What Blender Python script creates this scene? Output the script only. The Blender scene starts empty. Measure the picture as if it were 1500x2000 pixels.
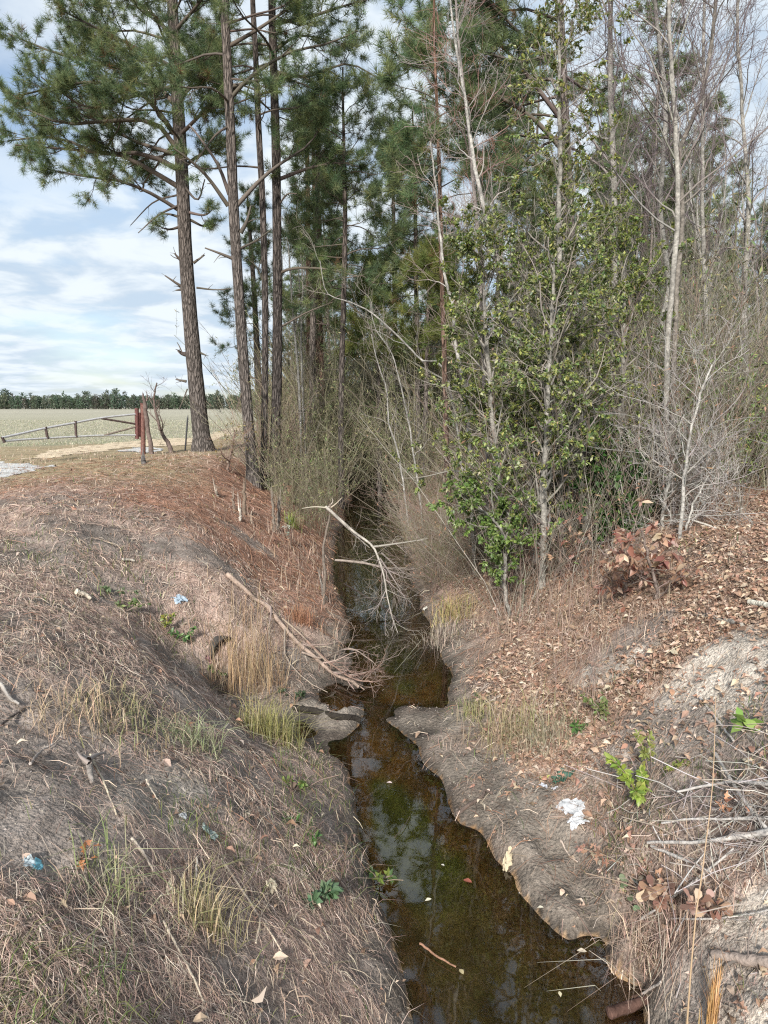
import bpy, math, random
import numpy as np
from mathutils import Vector
R = math.radians
rng = np.random.default_rng(11)
random.seed(5)
scene = bpy.context.scene
C = scene.collection

# ------------------------------------------------------------------ camera
H0 = 1.3                       # eye height above the field
PITCH = R(8.74)
F = 1333.0                     # focal length in photo pixels (1500 x 2000)
cd = bpy.data.cameras.new("camera")
cam = bpy.data.objects.new("camera", cd)
C.objects.link(cam)
cd.sensor_fit = 'VERTICAL'
cd.sensor_height = 36.0
cd.lens = 36.0 * F / 2000.0
cam.location = (0, 0, H0)
cam.rotation_euler = (math.pi / 2 - PITCH, 0, 0)
cd.clip_start = 0.05
cd.clip_end = 5000
scene.camera = cam
scene.render.resolution_x = 768
scene.render.resolution_y = 1024

# ------------------------------------------------------------------ sky, sun, exposure
SUN_EL, SUN_AZ = R(32), R(194)          # azimuth measured clockwise from +Y: behind the camera, to its left
w = bpy.data.worlds.new("World")
scene.world = w
w.use_nodes = True
nt = w.node_tree
nt.nodes.clear()
def N(t, tree=None, **kw):
    n = (tree or nt).nodes.new(t)
    for k, v in kw.items():
        setattr(n, k, v)
    return n
out = N('ShaderNodeOutputWorld')
bg = N('ShaderNodeBackground')
sky = N('ShaderNodeTexSky')
sky.sky_type = 'NISHITA'
sky.sun_disc = False
sky.sun_elevation = SUN_EL
sky.sun_rotation = SUN_AZ
sky.dust_density = 1.0
sky.air_density = 1.0
bg.inputs[1].default_value = 0.10
tc = N('ShaderNodeTexCoord')
sep = N('ShaderNodeSeparateXYZ')
nt.links.new(tc.outputs['Generated'], sep.inputs[0])
zz = N('ShaderNodeMath', operation='MAXIMUM'); zz.inputs[1].default_value = 0.0
nt.links.new(sep.outputs[2], zz.inputs[0])
za = N('ShaderNodeMath', operation='ADD'); za.inputs[1].default_value = 0.16
nt.links.new(zz.outputs[0], za.inputs[0])
dv = []
for i in (0, 1):
    d = N('ShaderNodeMath', operation='DIVIDE')
    nt.links.new(sep.outputs[i], d.inputs[0]); nt.links.new(za.outputs[0], d.inputs[1]); dv.append(d)
cmb = N('ShaderNodeCombineXYZ')
nt.links.new(dv[0].outputs[0], cmb.inputs[0]); nt.links.new(dv[1].outputs[0], cmb.inputs[1])
def wnoise(scale, detail, rough, lo, hi, off=(0, 0, 0), dist=0.0):
    mp = N('ShaderNodeMapping'); mp.inputs['Location'].default_value = off
    nt.links.new(cmb.outputs[0], mp.inputs[0])
    n = N('ShaderNodeTexNoise'); n.inputs['Scale'].default_value = scale
    n.inputs['Detail'].default_value = detail; n.inputs['Roughness'].default_value = rough
    n.inputs['Distortion'].default_value = dist
    nt.links.new(mp.outputs[0], n.inputs['Vector'])
    m = N('ShaderNodeMapRange'); m.inputs[1].default_value = lo; m.inputs[2].default_value = hi
    m.interpolation_type = 'SMOOTHSTEP'
    nt.links.new(n.outputs['Fac'], m.inputs[0])
    return m.outputs[0]
big = wnoise(0.55, 6, 0.55, 0.34, 0.56, (3.1, 1.2, 0), 0.2)
cell = wnoise(3.4, 5, 0.55, 0.36, 0.62, (0.3, 5.2, 0), 0.3)
mixf = N('ShaderNodeMath', operation='MULTIPLY_ADD')      # cover = big*0.75 + cell*0.35
nt.links.new(big, mixf.inputs[0]); mixf.inputs[1].default_value = 0.62
c2 = N('ShaderNodeMath', operation='MULTIPLY'); nt.links.new(cell, c2.inputs[0]); c2.inputs[1].default_value = 0.28
nt.links.new(c2.outputs[0], mixf.inputs[2])
mix = N('ShaderNodeMix', data_type='RGBA')
c3 = N('ShaderNodeMath', operation='ADD'); c3.inputs[1].default_value = .30; c3.use_clamp = True
nt.links.new(mixf.outputs[0], c3.inputs[0]); nt.links.new(c3.outputs[0], mix.inputs[0])
nt.links.new(sky.outputs[0], mix.inputs[6])
shade = N('ShaderNodeMix', data_type='RGBA')              # thin and thick cloud
nt.links.new(cell, shade.inputs[0])
shade.inputs[6].default_value = (3.3, 4.0, 4.8, 1)
shade.inputs[7].default_value = (5.0, 5.45, 5.8, 1)
nt.links.new(shade.outputs[2], mix.inputs[7])
nt.links.new(mix.outputs[2], bg.inputs[0])
nt.links.new(bg.outputs[0], out.inputs[0])

sd = bpy.data.lights.new("sun", 'SUN')
sun = bpy.data.objects.new("sun", sd)
C.objects.link(sun)
sd.energy = 3.8
sd.angle = R(7)
sd.color = (1.0, 0.95, 0.88)
sv = Vector((math.sin(SUN_AZ) * math.cos(SUN_EL), math.cos(SUN_AZ) * math.cos(SUN_EL), math.sin(SUN_EL)))
sun.rotation_euler = sv.to_track_quat('Z', 'Y').to_euler()

scene.view_settings.view_transform = 'Standard'
scene.view_settings.look = 'None'
scene.view_settings.gamma = 1.0
scene.view_settings.exposure = 0.85
scene.cycles.max_bounces = 6
scene.cycles.filter_width = 1.2
scene.cycles.use_denoising = False
scene.cycles.diffuse_bounces = 4
scene.cycles.transparent_max_bounces = 8

# ------------------------------------------------------------------ pixel <-> world
cP, sP = math.cos(PITCH), math.sin(PITCH)
def ray(px, py):
    a = (px - 750.0) / F; b = (1000.0 - py) / F
    return np.array([a, cP + b * sP, -sP + b * cP])
def at_z(px, py, z):
    d = ray(px, py); t = (z - H0) / d[2]
    return np.array([0, 0, H0]) + d * t
def at_y(px, py, Y):
    d = ray(px, py); t = Y / d[1]
    return np.array([0, 0, H0]) + d * t
def px_size(px, Y):            # photo pixels -> metres at distance Y
    return px / F * Y

# ------------------------------------------------------------------ noise
def _hash(ix, iy, seed):
    n = (ix * 374761393 + iy * 668265263 + seed * 974634777) & 0xffffffff
    n = ((n ^ (n >> 13)) * 1274126177) & 0xffffffff
    return ((n ^ (n >> 16)) & 0xffff) / 65535.0
def vnoise(x, y, seed=0):
    x0 = np.floor(x).astype(np.int64); y0 = np.floor(y).astype(np.int64)
    fx = x - x0; fy = y - y0
    fx = fx * fx * (3 - 2 * fx); fy = fy * fy * (3 - 2 * fy)
    a = _hash(x0, y0, seed); b = _hash(x0 + 1, y0, seed); c = _hash(x0, y0 + 1, seed); d = _hash(x0 + 1, y0 + 1, seed)
    return (a * (1 - fx) + b * fx) * (1 - fy) + (c * (1 - fx) + d * fx) * fy
def fbm(x, y, seed=0, octv=4):
    s = 0; amp = 0.5; tot = 0
    for o in range(octv):
        s = s + amp * vnoise(x * 2 ** o + 17.3 * o, y * 2 ** o - 9.1 * o, seed + o); tot += amp; amp *= 0.5
    return s / tot
def sstep(a, b, x):
    t = np.clip((x - a) / (b - a), 0, 1); return t * t * (3 - 2 * t)

# ------------------------------------------------------------------ terrain shape
WZ = -1.4                      # water level
CP = []
def cp(*rows):
    for (px, py, z) in rows:
        p = at_z(px, py, z); CP.append((p[0], p[1], z))
EL = [(812,2000),(790,1900),(755,1780),(722,1690),(705,1640),(690,1560),(680,1500),(655,1455),(615,1428),(578,1408)]
EL2 = [(700,1345),(692,1300),(682,1230),(668,1180),(650,1120),(655,1080),(668,1030),(685,980),(698,940)]
ER = [(1262,2000),(1262,1930),(1235,1880),(1190,1850),(1110,1835),(1055,1790),(1010,1740),(965,1675),(900,1610),(880,1580),(868,1540),(835,1500),(790,1440),(770,1405)]
ER2 = [(868,1380),(880,1330),(862,1280),(842,1230),(822,1190),(800,1130),(790,1070),(775,1010),(745,965),(722,935)]
cp(*[(a, b, WZ) for a, b in EL + EL2 + ER + ER2])
# bed
cp((950,2000,-1.66),(1100,1960,-1.62),(1150,1900,-1.52),(930,1880,-1.66),(1020,1860,-1.55),(880,1780,-1.68),(960,1760,-1.56),(800,1680,-1.68),(900,1680,-1.56),
   (780,1590,-1.64),(830,1570,-1.56),(745,1510,-1.58),(720,1450,-1.5),(650,1415,-1.5),(740,1400,-1.44),(740,1350,-1.46),
   (790,1340,-1.6),(790,1270,-1.66),(760,1200,-1.68),(735,1130,-1.7),(725,1070,-1.7),(722,1010,-1.7),(715,965,-1.7))
cp((1000,1990,-1.7),(1215,1990,-1.49),(860,1995,-1.6),(1215,1940,-1.46),(1170,1890,-1.45))
# sand bar, mud flat, leaf dam
cp((640,1375,-1.29),(672,1380,-1.30),(690,1394,-1.34),(600,1370,-1.33),(655,1392,-1.33),(615,1390,-1.36),(585,1362,-1.34),(820,1390,-1.355),(860,1396,-1.345),(785,1396,-1.365),(762,1402,-1.385),(715,1392,-1.40))
cp((1000,1600,-1.33),(1040,1690,-1.31),(1100,1780,-1.34),(1090,1660,-1.31),(1150,1800,-1.36),(950,1555,-1.33),(900,1500,-1.34),(850,1440,-1.35),
   (930,1430,-1.3),(1000,1540,-1.28),(1165,1750,-1.335),(1130,1690,-1.32))
# near mound (road embankment)
cp((0,2000,-.35),(200,2000,-.5),(400,2000,-.72),(600,2000,-1.0),(740,2000,-1.27),
   (0,1800,-.3),(200,1800,-.45),(400,1800,-.68),(560,1800,-.95),(690,1780,-1.22),
   (0,1600,-.22),(200,1600,-.38),(400,1600,-.64),(560,1600,-.92),(655,1600,-1.22),
   (0,1450,-.2),(200,1450,-.38),(350,1450,-.58),(480,1470,-.88),(600,1480,-1.2),
   (0,1300,-.1),(150,1300,-.25),(300,1350,-.5),(420,1420,-.85),(520,1425,-1.18),
   (0,1170,-.06),(120,1200,-.18),(200,1240,-.32),(300,1300,-.48),(400,1375,-.78))
# swale and its dark hole
cp((90,1085,-.22),(180,1130,-.42),(250,1175,-.62),(330,1225,-.88),(400,1265,-1.08),(432,1295,-1.25),(450,1335,-1.38),(500,1350,-1.3),(560,1340,-1.3))
# far left bank
cp((0,1000,0),(120,1040,-.06),(250,1100,-.4),(330,1150,-.6),(250,1000,-.04),(400,1000,-.22),(450,1100,-.62),(550,1100,-.92),(600,1190,-1.16),(450,1200,-.86),
   (560,1260,-1.16),(640,1270,-1.33),(610,1100,-1.16),(560,1000,-.8),(500,965,-.62),(620,1010,-1.22),(430,905,0),(395,885,.02),(300,950,0),(440,935,-.22),
   (200,900,0),(100,880,0),(280,890,0),(0,900,0),(520,1150,-.95),(660,1010,-1.33),(535,958,-.8),(350,1050,-.25))
# right bank
cp((1200,1700,-1.17),(1230,1820,-1.2),(1110,1630,-1.24),(1300,1900,-1.22),(1400,1950,-1.1),(1500,2000,-1.0),(1310,2000,-1.3),
   (1300,1700,-1.0),(1500,1700,-.75),(1500,1850,-.9),(1400,1600,-.8),(1300,1500,-.84),(1150,1500,-1.1),(1000,1450,-1.24),(1500,1500,-.52),
   (920,1350,-1.28),(1000,1300,-1.1),(1150,1300,-.86),(1300,1300,-.58),(1500,1300,-.3),(1150,1400,-.98),(1400,1400,-.58),
   (890,1220,-1.3),(1000,1180,-1.02),(1150,1180,-.76),(1300,1150,-.42),(1500,1150,-.15),
   (850,1110,-1.24),(900,1060,-1.08),(1000,1060,-.78),(1150,1060,-.42),(1300,1040,-.12),(1500,1030,.0),(820,1010,-1.2),(860,960,-.9))
# world-space anchors (x, y, z)
CP += [(-3, 0.3, -.15), (-8, 1, -.15), (0, 0.2, -.5), (3, 0.3, -.45), (8, 1, -.2), (-20, 0, -.1), (20, 0, -.1), (0.5, 1.6, -1.45), (1.1, 1.6, -1.42), (1.8, 1.6, -1.2),
       (0, -6, -.1), (-15, -8, -.1), (15, -8, -.1), (-8, 5, -.1), (-8, 8, -.05), (-12, 12, 0), (-9, 20, 0), (-6, 24, 0), (-4.6, 28, 0), (-14, 30, 0), (-30, 20, 0),
       (6, 9, .02), (8, 14, .05), (5, 18, .05), (4.5, 24, .05), (10, 25, .05), (16, 12, .05), (25, 30, .1), (6, 5, -.2), (9, 3, -.2), (5.5, 12, .02), (3.6, 16, -.1), (2.6, 20, -.4), (2.2, 26, -.5),
       (-2.9, 20, -.5), (-2.8, 26, -.45), (-4.2, 22, -.03), (-25, 60, 0), (0, 80, -.0), (25, 60, .1), (-40, 0, -.1), (40, 0, 0)]
for yy in (30, 36, 44):        # the ditch runs on into the wood
    CP += [(-.7, yy, -1.7), (-1.3, yy, WZ), (-.1, yy, WZ), (-3.2, yy, -.3), (2.0, yy, -.3), (-5, yy, 0), (4.5, yy, .03)]
CP = np.array(CP)
def _warp(x, y):               # compress distance so the spline weighs near and far evenly
    r = np.sqrt(x * x + y * y) + 1e-6
    s = np.log1p(r / 2.0) * 2.0 / r
    return x * s, y * s
_cx, _cy = _warp(CP[:, 0], CP[:, 1])
def _tps(r2):
    return 0.5 * r2 * np.log(r2 + 1e-9)
n = len(CP)
A = np.zeros((n + 3, n + 3))
A[:n, :n] = _tps((_cx[:, None] - _cx) ** 2 + (_cy[:, None] - _cy) ** 2) + np.eye(n) * 2e-4
A[:n, n] = A[n, :n] = 1; A[:n, n + 1] = A[n + 1, :n] = _cx; A[:n, n + 2] = A[n + 2, :n] = _cy
_wts = np.linalg.solve(A, np.concatenate([CP[:, 2], np.zeros(3)]))
def base_h(x, y):
    x = np.atleast_1d(np.asarray(x, float)); y = np.atleast_1d(np.asarray(y, float))
    u, v = _warp(x, y); o = np.empty(x.shape)
    for i in range(0, len(x), 20000):
        a, b = u[i:i + 20000], v[i:i + 20000]
        k = _tps((a[:, None] - _cx) ** 2 + (b[:, None] - _cy) ** 2)
        o[i:i + 20000] = k @ _wts[:n] + _wts[n] + _wts[n + 1] * a + _wts[n + 2] * b
    o = np.clip(o, -1.8, 0.12)
    far = sstep(45, 60, np.hypot(x, y))
    return o * (1 - far)
def height(x, y):
    x = np.atleast_1d(np.asarray(x, float)); y = np.atleast_1d(np.asarray(y, float))
    h = base_h(x, y)
    dry = sstep(-1.42, -1.2, h)
    r = np.hypot(x, y)
    near = 1 - sstep(12, 30, r)
    rough = (fbm(x * 1.6, y * 1.6, 3, 3) - .5) * .13 + (fbm(x * 7, y * 7, 9, 3) - .5) * .075
    rough = rough * (0.25 + 0.75 * dry) * (0.25 + .75 * near)
    h = h + rough * np.where(h < -1.42, .35, 1)
    # undercut, bitten edge along the water
    edge = np.exp(-((h + 1.30) / .10) ** 2) * (fbm(x * 5, y * 5, 21, 3) - .5) * .10 * near
    edge += dry * near * (np.abs(fbm(x * 3.1 + 4, y * 3.1, 25, 4) - .5) * -.10 + .02)
    return h + edge

# grid, finest near the camera
def axis(fine0, fine1, st, far0, far1, g):
    a = list(np.arange(fine0, fine1, st)); s = st; v = fine1
    while v < far1:
        a.append(v); s *= g; v += s
    s = st; v = fine0 - st
    lo = []
    while v > far0:
        lo.append(v); s *= g; v -= s
    return np.array(lo[::-1] + a)
gx = axis(-3.2, 3.6, .034, -900, 900, 1.035)
gy = axis(1.5, 9.0, .034, -30, 2500, 1.017)
GX, GY = np.meshgrid(gx, gy)
GZ = height(GX.ravel(), GY.ravel()).reshape(GX.shape)
def ground(x, y):              # bilinear lookup in the built mesh
    x = np.asarray(x, float); y = np.asarray(y, float)
    i = np.clip(np.searchsorted(gx, x) - 1, 0, len(gx) - 2); j = np.clip(np.searchsorted(gy, y) - 1, 0, len(gy) - 2)
    fx = np.clip((x - gx[i]) / (gx[i + 1] - gx[i]), 0, 1); fy = np.clip((y - gy[j]) / (gy[j + 1] - gy[j]), 0, 1)
    return (GZ[j, i] * (1 - fx) + GZ[j, i + 1] * fx) * (1 - fy) + (GZ[j + 1, i] * (1 - fx) + GZ[j + 1, i + 1] * fx) * fy
_ts = np.concatenate([np.linspace(1.2, 12, 1500), np.linspace(12, 60, 1500)])
def gpix(px, py, water=True):  # where the photo's pixel meets the ground (or water)
    d = ray(px, py); P = np.array([0, 0, H0]) + d * _ts[:, None]
    g = ground(P[:, 0], P[:, 1])
    if water: g = np.maximum(g, WZ)
    k = np.argmax(P[:, 2] < g)
    if P[k, 2] >= g[k]: k = len(_ts) - 1
    return np.array([P[k, 0], P[k, 1], g[k]])

# ------------------------------------------------------------------ mesh helpers
def unit(v):
    return v / (np.linalg.norm(v, axis=-1, keepdims=True) + 1e-12)
class G:
    """Collects tubes, leaf cards and loose polygons; build() links them as ONE mesh object."""
    def __init__(s): s.V = []; s.F = {}; s.K = []; s.n = 0; s.T = {}; s.UV = []
    def add(s, V, F, K):
        V = np.asarray(V, float).reshape(-1, 3)
        F = np.asarray(F, np.int64)
        K = np.broadcast_to(np.asarray(K, float), (len(V), 3))
        s.F.setdefault(F.shape[1], []).append(F + s.n)
        s.V.append(V); s.K.append(K); s.n += len(V)
    def tube(s, P, r, col, sides=3, col2=None):
        P = np.asarray(P, float); k = len(P)
        r = np.broadcast_to(np.asarray(r, float), (k,))
        s.T.setdefault((k, sides), []).append((P, r, np.asarray(col, float), np.asarray(col if col2 is None else col2, float)))
    def tubes(s, P, Rr, K, sides=3, K2=None):
        P = np.asarray(P, float); m, k, _ = P.shape
        T = unit(np.gradient(P, axis=1))
        av = unit(P[:, -1] - P[:, 0])
        ref = np.where(np.abs(av[:, 2:3]) > .75, np.array([[1., .13, 0]]), np.array([[0.1, 0, 1.]]))[:, None, :]
        U = unit(np.cross(T, ref)); W = np.cross(T, U)
        a = np.arange(sides) * 2 * math.pi / sides
        ring = P[:, :, None, :] + Rr[:, :, None, None] * (U[:, :, None, :] * np.cos(a)[None, None, :, None] + W[:, :, None, :] * np.sin(a)[None, None, :, None])
        V = ring.reshape(-1, 3)
        q = np.arange(sides); q2 = (q + 1) % sides
        f = np.concatenate([np.stack([i * sides + q, i * sides + q2, (i + 1) * sides + q2, (i + 1) * sides + q], 1) for i in range(k - 1)])
        F = (f[None] + (np.arange(m) * k * sides)[:, None, None]).reshape(-1, 4)
        if K2 is None: K2 = K
        t = np.linspace(0, 1, k)[None, :, None]
        KK = K[:, None, :] * (1 - t) + K2[:, None, :] * t
        KK = np.repeat(KK[:, :, None, :], sides, 2).reshape(-1, 3)
        s.add(V, F, KK)
    def scatter(s, tv, tf, pos, X, Y, Z, sc, col):
        """copies of a template at pos with axes X, Y, Z (arrays), scale sc (m,) or (m,3)"""
        m = len(pos)
        if m == 0: return
        sc = np.asarray(sc, float)
        if sc.ndim == 1: sc = np.repeat(sc[:, None], 3, 1)
        t = tv[None] * sc[:, None, :]
        V = pos[:, None] + t[..., 0:1] * X[:, None] + t[..., 1:2] * Y[:, None] + t[..., 2:3] * Z[:, None]
        k = len(tv)
        F = (tf[None] + (np.arange(m) * k)[:, None, None]).reshape(-1, tf.shape[1])
        s.add(V.reshape(-1, 3), F, np.repeat(col, k, 0))
    def flush(s):
        for (k, sides), L in s.T.items():
            s.tubes(np.array([l[0] for l in L]), np.array([l[1] for l in L]), np.array([l[2] for l in L]), sides, np.array([l[3] for l in L]))
        s.T = {}
    def build(s, name, mat, parent=None, loc=None, smooth=True):
        s.flush()
        V = np.concatenate(s.V) if s.V else np.zeros((0, 3))
        if loc is not None: V = V - np.asarray(loc)
        K = np.concatenate(s.K) if s.K else np.zeros((0, 3))
        me = bpy.data.meshes.new(name)
        me.vertices.add(len(V)); me.vertices.foreach_set('co', V.astype(np.float32).ravel())
        idx = []; tot = []
        for kk, L in s.F.items():
            f = np.concatenate(L); idx.append(f.ravel()); tot.append(np.full(len(f), kk))
        idx = np.concatenate(idx); tot = np.concatenate(tot)
        st = np.concatenate([[0], np.cumsum(tot)[:-1]])
        me.loops.add(len(idx)); me.loops.foreach_set('vertex_index', idx.astype(np.int32))
        me.polygons.add(len(tot)); me.polygons.foreach_set('loop_start', st.astype(np.int32))
        try: me.polygons.foreach_set('loop_total', tot.astype(np.int32))
        except Exception: pass
        me.polygons.foreach_set('use_smooth', np.full(len(tot), smooth))
        at = me.attributes.new('col', 'FLOAT_COLOR', 'POINT')
        at.data.foreach_set('color', np.concatenate([K, np.ones((len(K), 1))], 1).astype(np.float32).ravel())
        me.update(calc_edges=True)
        me.materials.append(mat)
        o = bpy.data.objects.new(name, me); C.objects.link(o)
        if parent is not None: o.parent = parent
        elif loc is not None: o.location = loc
        return o
def tag(o, label=None, cat=None, group=None, kind=None):
    if label: o['label'] = label
    if cat: o['category'] = cat
    if group: o['group'] = group
    if kind: o['kind'] = kind
    return o
def empty(name, loc, label=None, cat=None, group=None):
    o = bpy.data.objects.new(name, None); C.objects.link(o); o.location = loc; o.empty_display_size = .2
    return tag(o, label, cat, group)
def copy_tree(src, loc, rz=0, sc=1.0, label=None, group=None):
    r = src.copy(); C.objects.link(r); r.location = loc; r.rotation_euler = (0, 0, rz); r.scale = (sc, sc, sc)
    if label: r['label'] = label
    if group: r['group'] = group
    for ch in list(src.children):
        c = ch.copy(); C.objects.link(c); c.parent = r
    return r
def jit(col, m, a=.15, hue=.06):
    """m colours round col: brightness +-a, channels +-hue"""
    c = np.asarray(col, float)[None] * (1 + rng.uniform(-a, a, (m, 1))) * (1 + rng.uniform(-hue, hue, (m, 3)))
    return np.clip(c, .004, .9)
def palette(cols, m, a=.15, hue=.05, p=None):
    cols = np.array(cols, float)
    k = rng.choice(len(cols), m, p=p)
    return np.clip(cols[k] * (1 + rng.uniform(-a, a, (m, 1))) * (1 + rng.uniform(-hue, hue, (m, 3))), .004, .9)

# ------------------------------------------------------------------ materials
def mat(name, rough=.85, spec=.2, trans=0.0, noise=None, bump=None, sheen=0, bark=None, tint=(1, 1, 1)):
    m = bpy.data.materials.new(name); m.use_nodes = True
    t = m.node_tree; t.nodes.clear()
    L = t.links.new
    o = t.nodes.new('ShaderNodeOutputMaterial')
    b = t.nodes.new('ShaderNodeBsdfPrincipled')
    b.inputs['Roughness'].default_value = rough
    b.inputs['Specular IOR Level'].default_value = spec
    a = t.nodes.new('ShaderNodeAttribute'); a.attribute_name = 'col'
    col = a.outputs['Color']
    tco = t.nodes.new('ShaderNodeTexCoord')
    vec = tco.outputs['Object']
    def mul(c, fac_out, lo, hi):
        r = t.nodes.new('ShaderNodeMapRange'); r.inputs[3].default_value = lo; r.inputs[4].default_value = hi
        r.inputs[1].default_value = .3; r.inputs[2].default_value = .7
        L(fac_out, r.inputs[0])
        mx = t.nodes.new('ShaderNodeVectorMath'); mx.operation = 'SCALE'
        L(c, mx.inputs[0]); L(r.outputs[0], mx.inputs['Scale'])
        return mx.outputs[0]
    if noise:
        for (sc, lo, hi) in noise:
            n = t.nodes.new('ShaderNodeTexNoise'); n.inputs['Scale'].default_value = sc; n.inputs['Detail'].default_value = 4
            L(vec, n.inputs['Vector'])
            col = mul(col, n.outputs['Fac'], lo, hi)
    if bark:
        sc, stretch, depth, lo, hi = bark
        mp = t.nodes.new('ShaderNodeMapping'); mp.inputs['Scale'].default_value = (1, 1, stretch)
        L(vec, mp.inputs[0])
        wn = t.nodes.new('ShaderNodeTexNoise'); wn.inputs['Scale'].default_value = sc * .6; wn.inputs['Detail'].default_value = 3
        L(mp.outputs[0], wn.inputs['Vector'])
        ad = t.nodes.new('ShaderNodeVectorMath'); ad.operation = 'MULTIPLY_ADD'
        L(wn.outputs['Color'], ad.inputs[0]); ad.inputs[1].default_value = (.10, .10, .10); L(mp.outputs[0], ad.inputs[2])
        vo = t.nodes.new('ShaderNodeTexVoronoi'); vo.feature = 'DISTANCE_TO_EDGE'; vo.inputs['Scale'].default_value = sc
        L(ad.outputs[0], vo.inputs['Vector'])
        n2 = t.nodes.new('ShaderNodeTexNoise'); n2.inputs['Scale'].default_value = sc * 3; n2.inputs['Detail'].default_value = 6
        L(mp.outputs[0], n2.inputs['Vector'])
        r = t.nodes.new('ShaderNodeMapRange'); r.inputs[1].default_value = 0.0; r.inputs[2].default_value = .22
        r.inputs[3].default_value = lo; r.inputs[4].default_value = hi
        L(vo.outputs['Distance'], r.inputs[0])
        mx = t.nodes.new('ShaderNodeVectorMath'); mx.operation = 'SCALE'
        L(col, mx.inputs[0]); L(r.outputs[0], mx.inputs['Scale']); col = mx.outputs[0]
        col = mul(col, n2.outputs['Fac'], .65, 1.35)
        s2 = t.nodes.new('ShaderNodeMath'); s2.operation = 'ADD'
        L(r.outputs[0], s2.inputs[0]); L(n2.outputs['Fac'], s2.inputs[1])
        bp = t.nodes.new('ShaderNodeBump'); bp.inputs['Strength'].default_value = 1.0; bp.inputs['Distance'].default_value = depth
        L(s2.outputs[0], bp.inputs['Height']); L(bp.outputs[0], b.inputs['Normal'])
    if bump:
        sc, depth = bump
        n = t.nodes.new('ShaderNodeTexNoise'); n.inputs['Scale'].default_value = sc; n.inputs['Detail'].default_value = 5
        L(vec, n.inputs['Vector'])
        bp = t.nodes.new('ShaderNodeBump'); bp.inputs['Distance'].default_value = depth
        L(n.outputs['Fac'], bp.inputs['Height']); L(bp.outputs[0], b.inputs['Normal'])
    L(col, b.inputs['Base Color'])
    sh = b.outputs[0]
    if trans > 0:
        tr = t.nodes.new('ShaderNodeBsdfTranslucent'); L(col, tr.inputs[0])
        ms = t.nodes.new('ShaderNodeMixShader'); ms.inputs[0].default_value = trans
        L(b.outputs[0], ms.inputs[1]); L(tr.outputs[0], ms.inputs[2]); sh = ms.outputs[0]
    L(sh, o.inputs[0])
    return m
M_ground = mat('soil_and_litter', .95, .1, noise=[(55, .68, 1.32), (9, .78, 1.22), (260, .65, 1.35)], bump=(46, .024))
M_straw = mat('dead_straw', .8, .15, trans=.15)
M_leafd = mat('dead_leaf', .75, .2, trans=.15)
M_leafg = mat('green_leaf', .42, .45, trans=.38)
M_needle = mat('pine_needles', .55, .3, trans=.42)
M_pbark = mat('pine_bark', .95, .1, bark=(15, .22, .05, .45, 1.15))
M_twig = mat('twig_bark', .9, .1)
M_gbark = mat('smooth_grey_bark', .9, .15, noise=[(7, .6, 1.3), (28, .65, 1.3)], bump=(40, .01))
M_wood = mat('weathered_wood', .9, .1, noise=[(12, .7, 1.25), (60, .75, 1.2)], bump=(50, .01))
M_metal = mat('galvanised_pipe', .5, .5, noise=[(14, .8, 1.15)])
M_rust = mat('rusty_painted_pipe', .7, .3, noise=[(18, .6, 1.3), (70, .75, 1.2)], bump=(80, .004))
M_plastic = mat('thin_plastic_film', .3, .5, trans=.35, noise=[(30, .9, 1.1)])

# ------------------------------------------------------------------ ground: one sheet to the horizon
def blob(X, Y, px, py, rx, ry, ang=0, soft=.5, seed=0, rough=.5):
    """soft patch round the place the photo shows at (px, py); radii in metres"""
    p = gpix(px, py)
    c, s = math.cos(ang), math.sin(ang)
    u = ((X - p[0]) * c + (Y - p[1]) * s) / rx; v = (-(X - p[0]) * s + (Y - p[1]) * c) / ry
    d = np.hypot(u, v) + (fbm(X * 3 + seed, Y * 3, 31 + seed, 4) - .5) * 2 * rough
    return 1 - sstep(1 - soft, 1 + soft, d)
C_straw = np.array([.36, .27, .225]); C_grey = np.array([.24, .205, .18]); C_dark = np.array([.15, .13, .115])
C_needle = np.array([.28, .155, .108]); C_leaf = np.array([.29, .195, .14]); C_sand = np.array([.48, .43, .37]); C_mud = np.array([.17, .145, .12])
C_field = np.array([.32, .305, .225]); C_track = np.array([.40, .33, .24]); C_lawn = np.array([.33, .27, .165]); C_gravel = np.array([.50, .50, .49])
def needle_zone(X, Y):         # under the pines on the left bank, and the wood floor on the right
    a = sstep(-4.8, -3.4, X + .0 * Y) * sstep(6.8, 8.6, Y + .35 * X) * (1 - sstep(-.2, .6, X))
    a = np.maximum(a, .55 * sstep(8, 11, Y) * (1 - sstep(15, 19, Y)) * sstep(-8.5, -5.5, X))
    b = sstep(.3, 1.2, X) * sstep(8.0, 10.5, Y)
    return np.clip(np.maximum(a, b), 0, 1)
def leaf_zone(X, Y):
    return sstep(.35, 1.1, X - .1 * (Y - 4)) * sstep(3.2, 4.6, Y) * (1 - .6 * sstep(10, 14, Y))
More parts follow.
